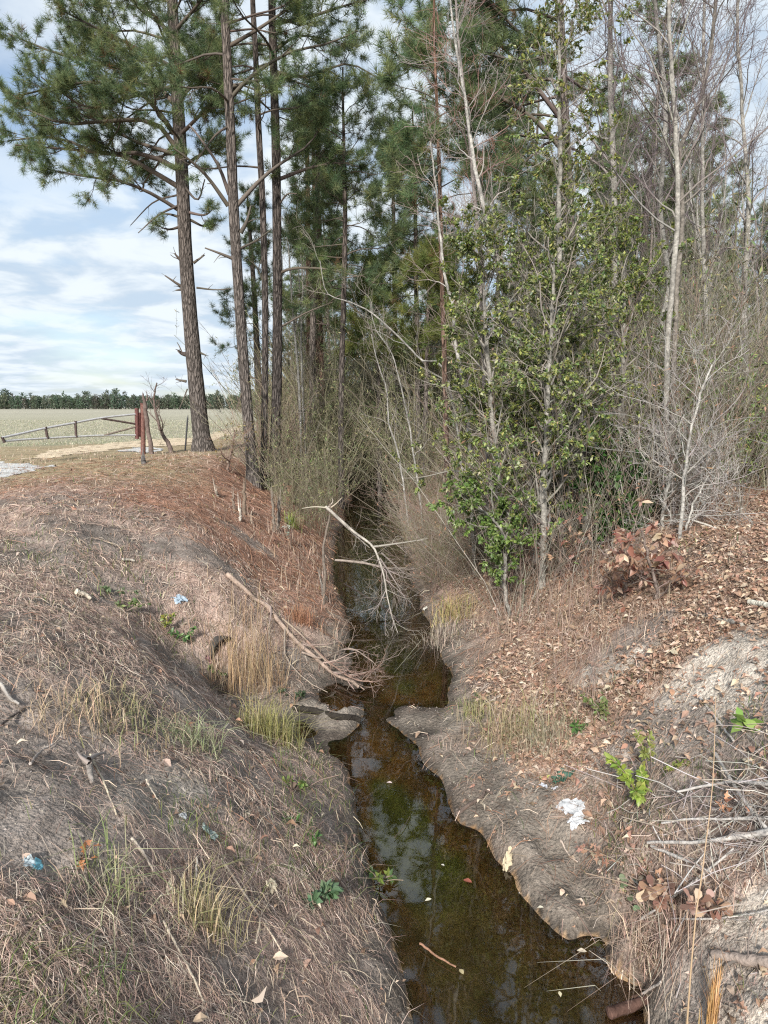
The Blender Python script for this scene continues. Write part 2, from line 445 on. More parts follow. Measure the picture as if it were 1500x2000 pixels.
BARE = [  # px, py, rx, ry, angle, colour
    (450, 1560, .0, .0, 0, 'grey'),
    (1390, 1325, .75, .36, .2, 'sand'), (1480, 1350, .5, .35, 0, 'sand'), (1210, 1290, .36, .26, .5, 'sand'), (1330, 1390, .35, .2, .4, 'sand'), (1270, 1440, .3, .28, .6, 'grey'),
    (240, 1535, .40, .30, .3, 'grey2'), (110, 1470, .42, .3, 0, 'grey'), (60, 1560, .4, .3, 0, 'grey'), (30, 1400, .5, .3, 0, 'grey'), (470, 1500, .2, .2, 0, 'grey'), (330, 1290, .4, .2, .4, 'grey'), (250, 1430, .22, .16, 0, 'dark'), (50, 1630, .3, .22, 0, 'grey'),
    (380, 1380, .35, .25, .6, 'grey'), (400, 1090, .6, .3, .2, 'grey'), (230, 1040, .9, .35, 0, 'dark'), (150, 1240, .5, .22, 0, 'dark'), (480, 1050, .4, .3, 0, 'grey'),
    (1380, 1080, .3, .6, 0, 'dark'), (1240, 1240, .4, .25, .3, 'grey'), (1450, 1440, .5, .3, 0, 'grey'), (1440, 1940, .5, .28, .2, 'sand'), (1330, 1980, .3, .15, 0, 'grey'), (640, 1380, .45, .3, 0, 'sand'),
    (1000, 1560, .35, .3, .4, 'sand2'), (1050, 1640, .25, .25, 0, 'sand2'), (940, 1500, .3, .2, 0, 'sand2'), (830, 1420, .35, .22, 0, 'sand2'), (1080, 1760, .3, .3, 0, 'mudg')]
BC = {'grey': (C_grey, .85), 'grey2': (C_sand * .62, .95), 'sand': (C_sand, .95), 'sand2': (C_sand * .52, .9), 'dark': (C_dark, .6), 'mudg': (C_grey * .75, 1.0)}
def bare_mask(X, Y):
    m = np.zeros_like(X)
    for i, (px, py, rx, ry, an, k) in enumerate(BARE):
        if rx and k != 'dark': m = np.maximum(m, blob(X, Y, px, py, rx, ry, an, .35, i))
    return m
def ground_colour(X, Y, Z):
    n1 = fbm(X * 2.1, Y * 2.1, 40, 4)[:, None]; n2 = fbm(X * .7 + 5, Y * .7, 44, 4)[:, None]; n3 = fbm(X * 11, Y * 11, 47, 3)[:, None]
    c = C_straw * (1 - sstep(.35, .65, n1)) + (C_grey * .8) * sstep(.35, .65, n1)
    def lay(c, col, m):
        m = np.clip(np.asarray(m), 0, 1)[:, None] if np.ndim(m) == 1 else np.clip(m, 0, 1)
        return c * (1 - m) + col * m
    jn = (n2[:, 0] - .5)
    c = lay(c, C_needle, needle_zone(X + jn, Y + jn * 2) * (.55 + .45 * n1[:, 0]))
    c = lay(c, C_leaf, leaf_zone(X + jn, Y) * .75)
    # lawn strip and field
    lawn = sstep(9.5, 13, Y - .25 * (X + 5)) * (1 - sstep(-5.0, -3.6, X + .12 * (Y - 18) + jn)) 
    lawn = np.maximum(lawn, sstep(5.2, 7.0, -X) * sstep(5.5, 9, Y))
    c = lay(c, C_lawn * (.8 + .4 * n3), lawn * .85)
    fy = 25.5 + 0.42 * np.maximum(-(X + 14), 0) * 0 + .55 * (X + 8)
    fld = sstep(-.6, .8, Y - np.maximum(fy, 21.5) + jn * 3) * (1 - sstep(-5.6, -4.6, X + .02 * (Y - 22)))
    rows = .5 + .5 * np.sin((X * .30 + Y * .05) * 9)
    fc = C_field * (.85 + .25 * n1) * (1 + .10 * (rows[:, None] - .5)) 
    far = sstep(40, 160, Y)[:, None]
    fc = fc * (1 - far) + np.array([.34, .32, .25]) * (.8 + .4 * fbm(X * .02, Y * .03, 5, 3)[:, None]) * far
    c = lay(c, fc, fld)
    band = fld * np.exp(-((Y - (fy + 1.2)) / 1.6) ** 2)
    c = lay(c, np.array([.17, .22, .09]), band * .35)
    # sandy track bending away past the pines
    tx = -10.0 + (Y - 22) * .0 + np.where(Y > 21, (Y - 21) * .28, 0)
    # bare patches
    for i, (px, py, rx, ry, an, k) in enumerate(BARE):
        if rx:
            col, a = BC[k]; c = lay(c, col * (.85 + .3 * n3), blob(X, Y, px, py, rx, ry, an, .35, i) * a)
    # wood floor far right
    # wet mud, then bed
    wet = 1 - sstep(WZ + .08, WZ + .20, Z)
    c = lay(c, C_mud * (.8 + .4 * n3), wet * .8)
    c = c * (1 - .5 * (1 - sstep(WZ + .015, WZ + .055, Z + (n3[:, 0] - .5) * .04))[:, None])
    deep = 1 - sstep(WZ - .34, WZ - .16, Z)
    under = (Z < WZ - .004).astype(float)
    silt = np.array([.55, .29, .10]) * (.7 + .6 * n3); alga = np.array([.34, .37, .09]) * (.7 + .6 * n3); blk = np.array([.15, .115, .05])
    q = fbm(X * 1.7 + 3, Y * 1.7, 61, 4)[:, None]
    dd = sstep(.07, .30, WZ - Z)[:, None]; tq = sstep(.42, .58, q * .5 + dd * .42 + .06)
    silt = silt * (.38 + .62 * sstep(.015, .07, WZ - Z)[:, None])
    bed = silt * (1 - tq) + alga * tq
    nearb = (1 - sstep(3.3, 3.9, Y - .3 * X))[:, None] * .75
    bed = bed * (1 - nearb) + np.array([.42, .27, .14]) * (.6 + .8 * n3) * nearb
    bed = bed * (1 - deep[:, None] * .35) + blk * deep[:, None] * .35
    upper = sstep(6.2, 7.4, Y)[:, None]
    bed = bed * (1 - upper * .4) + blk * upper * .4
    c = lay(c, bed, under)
    c = c * (1 - .25 * sstep(.5, .7, fbm(X * 4, Y * 4, 52, 3))[:, None] * (1 - sstep(20, 30, Y))[:, None])
    return np.clip(c, .01, .8)
def grid_mesh(name, xs, ys, Z, K, material, keep=None, loc=None):
    nx, ny = len(xs), len(ys)
    X, Y = np.meshgrid(xs, ys)
    V = np.stack([X.ravel(), Y.ravel(), Z.ravel()], 1)
    i = np.arange(nx - 1)[None, :] + np.arange(ny - 1)[:, None] * nx
    f = np.stack([i, i + 1, i + 1 + nx, i + nx], -1).reshape(-1, 4)
    if keep is not None:
        kf = keep.ravel()[f].all(1); f = f[kf]
        used = np.unique(f); re = np.zeros(len(V), int); re[used] = np.arange(len(used)); V = V[used]; K = K[used]; f = re[f]
    g = G(); g.add(V, f, K)
    return g.build(name, material, loc=loc)
K = ground_colour(GX.ravel(), GY.ravel(), GZ.ravel())
tag(grid_mesh('ground', gx, gy, GZ, K, M_ground), 'ground of litter covered banks, bare soil and stubble field', kind='structure')

# gravel drive and sandy wheel track, draped a little above the ground
def drape(name, poly_px, col, label, seed, zoff=.012, edge=.5, st=.07):
    P = np.array([gpix(a, b)[:2] for a, b in poly_px])
    xs = np.arange(P[:, 0].min() - .6, P[:, 0].max() + .6, st); ys = np.arange(P[:, 1].min() - .6, P[:, 1].max() + .6, st * 1.6)
    X, Y = np.meshgrid(xs, ys); x, y = X.ravel(), Y.ravel()
    wx = x + (fbm(x * 1.3, y * 1.3, seed, 4) - .5) * edge * 2; wy = y + (fbm(x * 1.3, y * 1.3, seed + 9, 4) - .5) * edge * 2
    inside = np.zeros(len(x), bool)
    for i in range(len(P)):
        a, b = P[i], P[(i + 1) % len(P)]
        cnd = (a[1] > wy) != (b[1] > wy)
        with np.errstate(divide='ignore', invalid='ignore'):
            inside ^= cnd & (wx < (b[0] - a[0]) * (wy - a[1]) / (b[1] - a[1]) + a[0])
    inside &= fbm(x * 4, y * 4, seed + 3, 3) > .2
    Z = ground(x, y) + zoff
    K = np.array(col)[None] * (.8 + .4 * fbm(x * 6, y * 6, seed + 5, 3)[:, None])
    return tag(grid_mesh(name, xs, ys, Z, K, M_ground, keep=inside), label, kind='structure')
drape('gravel_drive', [(-160, 905), (-40, 903), (40, 907), (95, 910), (60, 922), (20, 933), (-160, 940)], C_gravel, 'pale gravel at the edge of the drive', 3)
drape('track', [(40, 898), (95, 883), (150, 873), (210, 866), (270, 860), (330, 856), (395, 856), (395, 868), (270, 874), (232, 878), (150, 888), (95, 897)], C_track * 1.45, 'sandy wheel rut crossing the grass', 5, .012, .35)
drape('track', [(225, 882), (262, 875), (300, 874), (330, 880), (280, 884)], C_gravel * 1.0, 'gravelly wheel rut beside the gate post', 7, .014, .3)
drape('track', [(395, 862), (395, 855), (430, 842), (462, 833), (476, 826), (476, 842), (440, 853), (415, 864)], C_track * 1.4, 'sandy track bending past the pines', 8, .012, .35, .12)

# ------------------------------------------------------------------ water
def make_water():
    m = bpy.data.materials.new('tannin_water'); m.use_nodes = True
    t = m.node_tree; t.nodes.clear(); L = t.links.new
    o = t.nodes.new('ShaderNodeOutputMaterial')
    gl = t.nodes.new('ShaderNodeBsdfGlossy'); gl.inputs['Roughness'].default_value = .02
    tr = t.nodes.new('ShaderNodeBsdfTransparent'); tr.inputs[0].default_value = (.97, .90, .74, 1)
    fr = t.nodes.new('ShaderNodeFresnel'); fr.inputs[0].default_value = 1.9
    tco = t.nodes.new('ShaderNodeTexCoord')
    n = t.nodes.new('ShaderNodeTexNoise'); n.inputs['Scale'].default_value = 2.2; n.inputs['Detail'].default_value = 3
    L(tco.outputs['Object'], n.inputs['Vector'])
    bp = t.nodes.new('ShaderNodeBump'); bp.inputs['Distance'].default_value = .004; bp.inputs['Strength'].default_value = .5
    L(n.outputs['Fac'], bp.inputs['Height']); L(bp.outputs[0], gl.inputs['Normal']); L(bp.outputs[0], fr.inputs['Normal'])
    ms = t.nodes.new('ShaderNodeMixShader'); L(fr.outputs[0], ms.inputs[0]); L(tr.outputs[0], ms.inputs[1]); L(gl.outputs[0], ms.inputs[2])
    L(ms.outputs[0], o.inputs[0])
    xs = np.linspace(-3.5, 3.2, 120); ys = np.linspace(.9, 48, 500)
    X, Y = np.meshgrid(xs, ys)
    k = ground(X, Y) < WZ + .10
    return tag(grid_mesh('water', xs, ys, np.full(X.shape, WZ), np.ones((X.size, 3)), m, keep=k), 'still brown water standing in the ditch', kind='structure')
make_water()

# ------------------------------------------------------------------ growing things
def path(pts, n):
    """smooth curve through pts, n points"""
    p = np.asarray(pts, float)
    if len(p) == 2: return p[0] + (p[1] - p[0]) * np.linspace(0, 1, n)[:, None]
    q = np.concatenate([[2 * p[0] - p[1]], p, [2 * p[-1] - p[-2]]])
    s = np.concatenate([[0], np.cumsum(np.linalg.norm(np.diff(p, axis=0), axis=1))]); s /= s[-1]
    out = []
    for t in np.linspace(0, 1, n):
        i = min(np.searchsorted(s, t, 'right') - 1, len(p) - 2); f = (t - s[i]) / (s[i + 1] - s[i])
        a, b, c, d = q[i], q[i + 1], q[i + 2], q[i + 3]
        out.append(.5 * (2 * b + (c - a) * f + (2 * a - 5 * b + 4 * c - d) * f * f + (3 * b - a - 3 * c + d) * f ** 3))
    return np.array(out)
def kids(P, Rr, c, t0, t1, ang, L, k=5, curl=.25, up=0., bend=0., taper=.25, rr=.6, flat=0., lt=.5, rmin=.0012, bias=None):
    """c children on each parent path; returns their paths, radii, t, parent index"""
    m, kk, _ = P.shape
    t = t0 + (t1 - t0) * (np.arange(c)[None] + rng.random((m, c))) / c
    f = np.clip(t * (kk - 1), 0, kk - 1.001); i = f.astype(int); fr = (f - i)[..., None]
    mi = np.arange(m)[:, None]
    pos = P[mi, i] * (1 - fr) + P[mi, i + 1] * fr
    T = unit(P[mi, i + 1] - P[mi, i])
    rp = Rr[mi, i] * (1 - fr[..., 0]) + Rr[mi, i + 1] * fr[..., 0]
    v = rng.normal(size=(m, c, 3))
    if bias is not None: v = v + np.asarray(bias)
    perp = unit(np.cross(T, np.cross(v, T)))
    if flat: perp = unit(perp * np.array([1, 1, 1 - flat]))
    a = rng.uniform(ang[0], ang[1], (m, c, 1))
    d = np.cos(a) * T + np.sin(a) * perp + np.array([0, 0, up])
    d = unit(d).reshape(-1, 3)
    M = m * c
    Ln = (L * rng.uniform(.55, 1.25, (m, c)) * (1 - lt * t)).reshape(-1)
    dirs = np.repeat(d[:, None], k - 1, 1) + np.cumsum(rng.normal(size=(M, k - 1, 3)) * curl, 1) / math.sqrt(k) + np.array([0, 0, bend]) * (np.arange(k - 1) / k)[None, :, None]
    dirs = unit(dirs)
    pts = pos.reshape(-1, 1, 3) + np.concatenate([np.zeros((M, 1, 3)), np.cumsum(dirs * (Ln / (k - 1))[:, None, None], 1)], 1)
    r0 = np.maximum(rp.reshape(-1) * rr, rmin)
    rad = np.maximum(r0[:, None] * np.linspace(1, taper, k)[None], rmin * .8)
    return pts, rad, t.reshape(-1), np.repeat(np.arange(m), c)
def frames(axis, m=None, spin=True):
    Z = unit(axis); v = rng.normal(size=Z.shape); X = unit(np.cross(v, Z)); Y = np.cross(Z, X)
    return X, Y, Z
# templates ---------------------------------------------------------
def tuft_template(nn, wdt, a0, a1, z0=-.55):
    V = []; Fc = []
    for i in range(nn):
        th = random.uniform(0, 6.283); a = random.uniform(a0, a1)
        d = np.array([math.sin(a) * math.cos(th), math.sin(a) * math.sin(th), math.cos(a)])
        b = np.array([0, 0, random.uniform(z0, .15)]); s = unit(np.cross(d, np.random.RandomState(i).normal(size=3))) * wdt / 2
        l = random.uniform(.75, 1.1)
        V += [b - s, b + s, b + d * l - np.array([0, 0, .06 * l])]; Fc.append([3 * i, 3 * i + 1, 3 * i + 2])
    return np.array(V), np.array(Fc)
TUFT = tuft_template(34, .044, .35, 1.35)
TUFT_FAR = tuft_template(14, .085, .35, 1.4)
LEAF = (np.array([[0, 0, 0], [.26, .5, .06], [0, 1, -.05], [-.26, .5, .06]]), np.array([[0, 1, 2], [0, 2, 3]]))
LEAF6 = (np.array([[0, 0, 0], [.16, .22, .05], [.24, .55, .07], [0, 1, -.12], [-.24, .55, .07], [-.16, .22, .05], [0, .5, 0]]),
         np.array([[0, 1, 6], [1, 2, 6], [2, 3, 6], [3, 4, 6], [4, 5, 6], [5, 0, 6]]))
_OLD = (np.array([[0, 0, 0], [.05, .2, 0], [.30, .42, .05], [.12, .5, .0], [.40, .82, .10], [.10, .84, .0], [0, 1.05, -.1], [-.10, .84, 0], [-.40, .82, .08], [-.12, .5, 0], [-.30, .42, .03], [-.05, .2, 0]]),
        np.array([[0, 1, 11], [1, 2, 3], [1, 3, 9], [1, 9, 11], [9, 10, 11], [3, 4, 5], [3, 5, 7], [3, 7, 9], [7, 8, 9], [5, 6, 7]]))
OAKL = (np.array([[0, 0, 0], [.03, .25, 0], [.17, .36, .05], [.07, .48, 0], [.24, .66, .08], [.09, .74, .02], [0, 1.05, -.08], [-.09, .74, .02], [-.24, .66, .10], [-.07, .48, 0], [-.17, .36, .04], [-.03, .25, 0]]), _OLD[1])
def leaves_on(g, P, cnt, size, cols, tpl=LEAF, droop=.3, t0=.25, spread=.9, p=None, wid=1.0, a=.25, clump=.45):
    m, k, _ = P.shape
    part = rng.choice(m, max(1, int(m * clump)), replace=False); pi = part[rng.integers(0, len(part), cnt)]; t = rng.uniform(t0, 1, cnt) * (k - 1.001); i = t.astype(int); f = (t - i)[:, None]
    pos = P[pi, i] * (1 - f) + P[pi, i + 1] * f
    T = unit(P[pi, i + 1] - P[pi, i])
    d = unit(T * .6 + rng.normal(size=(cnt, 3)) * spread * .6 - np.array([0, 0, droop]))
    nrm = unit(rng.normal(size=(cnt, 3)) * .55 + np.array([0, -.15, 1.0]))
    X = unit(np.cross(d, nrm)); Zn = np.cross(X, d)
    sc = size * rng.uniform(.6, 1.25, cnt)
    S = np.stack([sc * wid, sc, sc], 1)
    g.scatter(tpl[0], tpl[1], pos, X, d, Zn, S, palette(cols, cnt, a, .08, p))
PINE_G = [(.13, .185, .085), (.17, .215, .095), (.10, .155, .08), (.21, .24, .10)]
PINE_Y = [(.19, .225, .065), (.25, .265, .08), (.14, .185, .06)]
def add_tufts(g, P, cnt_each, size, cols, tpl=TUFT, t0=.35, brown=.03):
    m, k, _ = P.shape
    pi = np.repeat(np.arange(m), cnt_each); n = len(pi)
    t = np.where(np.tile(np.arange(cnt_each), m) == 0, .999, rng.uniform(t0, 1, n)) * (k - 1.001)
    i = t.astype(int); f = (t - i)[:, None]
    pos = P[pi, i] * (1 - f) + P[pi, i + 1] * f
    ax = unit(P[pi, i + 1] - P[pi, i] + rng.normal(size=(n, 3)) * .004)
    ax = unit(ax + rng.normal(size=(n, 3)) * .25 + np.array([0, 0, .2]))
    X, Y, Z = frames(ax)
    c = palette(cols, n, .3, .08)
    b = rng.random(n) < brown
    c[b] = jit((.16, .09, .045), b.sum())
    g.scatter(tpl[0], tpl[1], pos, X, Y, Z, size * rng.uniform(.75, 1.2, n), c)
BK_LO = np.array([.165, .145, .133]); BK_UP = np.array([.155, .125, .105])
DK_LO = np.array([.085, .075, .07]); DK_UP = np.array([.12, .095, .08]); BK_TW = np.array([.10, .085, .07])
def emit(g, P, Rr, col, col2=None, sides=3):
    m = len(P)
    K1 = jit(col, m, .15, .05); K2 = K1 if col2 is None else jit(col2, m, .15, .05)
    g.tubes(P, Rr, K1, sides, K2)
def limbs_auto(trunk, zr, n, L0, L1, az=None, azs=3.14, rise0=.15, rise1=.9, r0=.03, sag=.15):
    """n main limbs leaving the trunk path between heights zr, length L0 (low) to L1 (top)"""
    z = trunk[:, 2]; out = []
    for j in range(n):
        f = (j + rng.random()) / n; zz_ = zr[0] + (zr[1] - zr[0]) * f
        i = int(np.clip(np.searchsorted(z, zz_), 1, len(z) - 1)); b = trunk[i - 1] + (trunk[i] - trunk[i - 1]) * np.clip((zz_ - z[i - 1]) / (z[i] - z[i - 1] + 1e-6), 0, 1)
        a = rng.uniform(0, 6.283) if az is None else az + rng.normal() * azs * .5
        L = (L0 + (L1 - L0) * f) * rng.uniform(.65, 1.15); ri = rise0 + (rise1 - rise0) * f + rng.normal() * .1
        d = np.array([math.cos(a), math.sin(a), 0]) * math.cos(ri) + np.array([0, 0, math.sin(ri)])
        p = [b]
        dd = d.copy()
        for q in range(5):
            dd = unit(dd + rng.normal(size=3) * .16 + np.array([0, 0, -sag if q < 3 else sag * 1.8])); p.append(p[-1] + dd * L / 5)
        out.append((path(p, 9), r0 * (L / L0) ** .5))
    return out
def dress(gb, gn, limbs, sub=8, sub2=4, Ls=.95, Lt=.42, tpl=TUFT, size=.20, tufts=2, cols=PINE_G, bend=.5, t0=.28, sides=5):
    P = np.array([l[0] for l in limbs]); r = np.array([l[1] for l in limbs])
    Rr = r[:, None] * np.linspace(1, .25, P.shape[1])[None]
    emit(gb, P, Rr, BK_UP * .8, BK_TW, sides)
    A1, R1, t1, _ = kids(P, Rr, sub, t0, 1, (.5, 1.15), Ls, 5, .3, .12, bend, .35, .5, flat=.55, lt=.45, rmin=.003)
    emit(gb, A1, R1, BK_TW)
    A2, R2, t2, _ = kids(A1, R1, sub2, .25, 1, (.4, 1.1), Lt, 4, .25, .15, bend, .6, .6, flat=.3, lt=.3, rmin=.0022)
    emit(gb, A2, R2, BK_TW)
    add_tufts(gn, np.concatenate([A2]), tufts, size, cols, tpl)
    add_tufts(gn, A1, 2, size, cols, tpl, .6)
def pine(label, pts, rpx, Y, limbfn, top=None, group=None, name='pine_tree', seed=0, bark=M_pbark, flare=1.25, lo=BK_LO, up=BK_UP):
    """pts: photo pixels of the trunk from foot to top at distance Y; limbfn(trunk) -> [(limb list, options)]"""
    W = [at_y(a, b, Y) for a, b in pts]
    if top: W.append(W[-1] + np.array(top))
    base = W[0].copy(); gz = float(ground(base[0], base[1])); W[0][2] = gz - .15; base[2] = gz
    tr = path(W, 60)
    s = np.linspace(0, 1, len(W)); sr = [px_size(q, Y) for q in rpx] + ([.02] if top else [])
    sz = np.array([q[2] for q in W]); rad = np.interp(tr[:, 2], sz, sr)
    rad[:1] *= flare * 1.12; rad[1:2] *= flare
    e = empty(name, base, label, 'pine tree', group)
    g = G(); ntr = len(tr)
    K1 = lo * rng.uniform(.9, 1.1)
    mid = int(ntr * .55)
    jr = rad * (1 + rng.normal(size=ntr) * .015)
    g.tube(tr, jr, K1, 14, up)
    gb, gn = G(), G()
    specs = limbfn(tr)
    for limbs, opt in specs:
        if opt == 'dead':
            P = np.array([l[0] for l in limbs]); Rr = np.array([l[1] for l in limbs])[:, None] * np.linspace(1, .35, P.shape[1])
            emit(gb, P, Rr, BK_TW * .9, BK_TW * 1.3, 5)
            A1, R1, _, _ = kids(P, Rr, 3, .2, 1, (.4, 1.1), .35, 4, .4, 0, -.2, .4, .45, rmin=.003); emit(gb, A1, R1, BK_TW * 1.3)
        else: dress(gb, gn, limbs, **opt)
    g.build('trunk', bark, e, base); gb.build('branches', M_twig, e, base)
    if gn.n: gn.build('crown', M_needle, e, base)
    return e
def plimb(pts, Y, r, dy=0):
    """a limb traced at distance Y whose tip lies dy metres nearer (-) or farther (+)"""
    n_ = len(pts); W = [at_y(a, b, Y + dy * i / (n_ - 1)) for i, (a, b) in enumerate(pts)]
    return (path(W, 9), px_size(r, Y))
ZT = lambda py, Y: at_y(750, py, Y)[2]

# ---- the four tall pines on the left bank
YA = 20.2
def fA(tr):
    ex = [plimb([(352, 412), (300, 380), (240, 355), (170, 345), (90, 330)], YA, 4, -1.5), plimb([(349, 365), (290, 330), (235, 303), (140, 292), (30, 283)], YA, 5, .5),
          plimb([(346, 330), (280, 300), (190, 298), (110, 268), (15, 275)], YA, 5, 1.5), plimb([(342, 285), (300, 238), (220, 235), (120, 240), (15, 195)], YA, 5, -1),
          plimb([(340, 262), (285, 190), (200, 160), (110, 170), (45, 185)], YA, 5, -2), plimb([(337, 200), (290, 150), (200, 125), (100, 100), (15, 65)], YA, 5, 1),
          plimb([(335, 130), (270, 95), (190, 55), (110, 15)], YA, 4, -1.5), plimb([(333, 70), (290, 20), (210, -25), (120, -70)], YA, 4, .8),
          plimb([(340, 300), (250, 270), (170, 215), (90, 225)], YA, 4, 2.2), plimb([(336, 170), (250, 190), (170, 210), (80, 150)], YA, 4, -2.4),
          plimb([(353, 330), (395, 300), (440, 288)], YA, 4, 1.5), plimb([(350, 265), (400, 215), (445, 165)], YA, 4, -1.6), plimb([(346, 200), (385, 150), (430, 110)], YA, 4, 1.8),
          plimb([(342, 60), (385, 10), (430, -50)], YA, 4, -1)]
    small = [plimb([(355, 442), (330, 448), (306, 440)], YA, 3, -.6), plimb([(372, 430), (398, 442), (415, 434)], YA, 3, .5), plimb([(368, 415), (400, 420), (418, 405)], YA, 3, -1.0)]
    dead = [plimb([(360, 515), (350, 505), (341, 495)], YA, 4, -.2), plimb([(357, 561), (340, 550), (322, 538)], YA, 3.2, -.2), plimb([(357, 565), (343, 567)], YA, 3, 0),
            plimb([(378, 514), (400, 498)], YA, 3, 0), plimb([(384, 562), (420, 566), (450, 564)], YA, 2, 0), plimb([(363, 692), (355, 690), (347, 684)], YA, 5, -.1),
            plimb([(388, 688), (403, 694)], YA, 3, 0), plimb([(364, 745), (343, 741)], YA, 3, 0), plimb([(366, 760), (350, 800)], YA, 1.5, -.4), plimb([(350, 350), (385, 390), (400, 350)], YA, 3, -.6),
            plimb([(352, 400), (310, 420), (270, 455)], YA, 2.4, -1), plimb([(350, 380), (300, 395), (255, 440)], YA, 2, .8), plimb([(354, 425), (330, 418), (312, 418)], YA, 3, -.2)]
    auto = limbs_auto(tr, (ZT(310, YA), ZT(-420, YA)), 38, 4.0, 1.3, az=3.14, azs=2.2, rise0=.1, rise1=.9, r0=.042)
    return [(ex, dict(sub=14, sub2=6, Ls=1.25, Lt=.55, t0=.30, tufts=3)), (small, dict(sub=4, sub2=3, Ls=.45, Lt=.3)), (auto, dict(sub=10, sub2=5, Ls=1.15, Lt=.5, t0=.36, tufts=2)), (dead, 'dead')]
pine('stout tall pine at the top of the bank, foliage spreading left over the field', [(398, 886), (388, 800), (374, 650), (363, 500), (356, 350), (347, 200), (340, 80), (335, -60), (330, -300)],
     [18, 15.5, 13.8, 12.5, 11.8, 11, 10, 8.5, 5], YA, fA, (0, 0, 2.5))
YB = 16.3
def fB(tr):
    ex = [plimb([(462, 402), (510, 350), (550, 318), (600, 285), (625, 250)], YB, 4.5, 1.0), plimb([(452, 190), (490, 150), (560, 105), (640, 85), (700, 60)], YB, 4, -.8),
          plimb([(452, 170), (520, 155), (580, 160), (640, 190)], YB, 3.5, 1.4), plimb([(448, 90), (500, 60), (560, 20), (640, -30)], YB, 4, .5)]
    bare = [plimb([(446, 402), (405, 345), (370, 312), (340, 290)], YB, 4.5, -.6), plimb([(448, 380), (425, 320), (385, 262), (370, 245)], YB, 4, .8), plimb([(470, 455), (482, 432), (490, 402)], YB, 4.5, -.1),
            plimb([(462, 508), (430, 495), (400, 484)], YB, 3.6, -.2), plimb([(470, 485), (500, 470), (530, 448)], YB, 2.5, -.4), plimb([(483, 760), (472, 770), (462, 800)], YB, 2, -.2), plimb([(450, 245), (420, 265), (380, 320)], YB, 2.5, -.6),
            plimb([(480, 730), (505, 745), (520, 770)], YB, 2, -.2), plimb([(478, 690), (465, 700)], YB, 3, -.1)]
    auto = limbs_auto(tr, (ZT(230, YB), ZT(-700, YB)), 24, 2.8, 1.1, rise0=.2, rise1=.9, r0=.035)
    return [(ex, dict(sub=9, sub2=4, Ls=.95, Lt=.45, tufts=2, t0=.4)), (auto, dict(sub=7, sub2=4, Ls=.9, Lt=.45, t0=.45)), (bare, 'dead')]
pine('tall straight pine with a fork of bare limbs halfway up, second from the field', [(497, 964), (487, 850), (475, 700), (465, 550), (457, 420), (450, 250), (443, 100), (438, -50), (432, -600)],
     [12.5, 11, 10, 9.6, 9.6, 8.8, 8, 7, 4], YB, fB, (0, 0, 1.5))
YC = 17.0
pine('slimmest of the three close pines, rising straight between two thicker ones', [(515, 958), (517, 800), (518, 600), (513, 400), (505, 250), (499, 100), (492, -50), (485, -500)],
     [8, 6.8, 6, 5.8, 5.6, 5, 4.5, 3], YC, lambda tr: [(limbs_auto(tr, (ZT(330, YC), ZT(-550, YC)), 20, 1.9, .9, r0=.025), dict(sub=6, sub2=3, Ls=.7, Lt=.35, t0=.4)),
     ([plimb([(518, 560), (500, 520), (480, 505)], YC, 2.5, -.3)], 'dead')], (0, 0, 1), lo=DK_LO * 1.2, up=DK_UP)
YD = 17.3
def fD(tr):
    ex = [plimb([(541, 352), (600, 330), (660, 318), (700, 326)], YD, 4, .6), plimb([(536, 45), (600, 35), (660, 15), (735, -5)], YD, 4, -.5), plimb([(537, 140), (600, 150), (680, 125), (750, 160)], YD, 3.5, .8), plimb([(534, 100), (590, 70), (690, 90)], YD, 3, 1.2)]
    bare = [plimb([(546, 534), (575, 524), (640, 526), (700, 540)], YD, 3, -.4), plimb([(546, 640), (600, 610), (650, 590)], YD, 2, .4), plimb([(545, 400), (560, 380), (580, 378)], YD, 2, -.4)]
    auto = limbs_auto(tr, (ZT(180, YD), ZT(-650, YD)), 26, 3.0, 1.1, r0=.035)
    return [(ex, dict(sub=9, sub2=4, Ls=.95, Lt=.45, tufts=2, t0=.4)), (auto, dict(sub=7, sub2=4, Ls=.9, Lt=.45, t0=.45)), (bare, 'dead')]
pine('thick dark pine on the ditch edge, rightmost of the close group of three', [(533, 962), (540, 800), (542, 600), (541, 450), (539, 300), (535, 150), (531, 0), (525, -550)],
     [11.5, 10, 9, 8.4, 8, 7.4, 6.5, 4], YD, fD, (0, 0, 1.5), lo=DK_LO, up=DK_UP)
YE = 18.3
def fE(tr):
    return [(limbs_auto(tr, (ZT(590, YE), ZT(190, YE)), 40, 2.1, .9, rise0=.05, rise1=.8, r0=.02), dict(sub=7, sub2=3, Ls=.7, Lt=.4, t0=.3, tufts=1)),
            (limbs_auto(tr, (ZT(820, YE), ZT(600, YE)), 12, 1.2, 1.0, rise0=-.1, rise1=.1, r0=.012), 'dead')]
pine('slender pine standing in the ditch edge with a dense dark green crown', [(667, 990), (666, 850), (668, 700), (672, 560), (674, 420), (672, 300), (670, 200)],
     [6.5, 5.6, 5.3, 5, 4.2, 3.2, 2], YE, fE, (0, 0, .8), lo=DK_LO * 1.3, up=DK_UP)
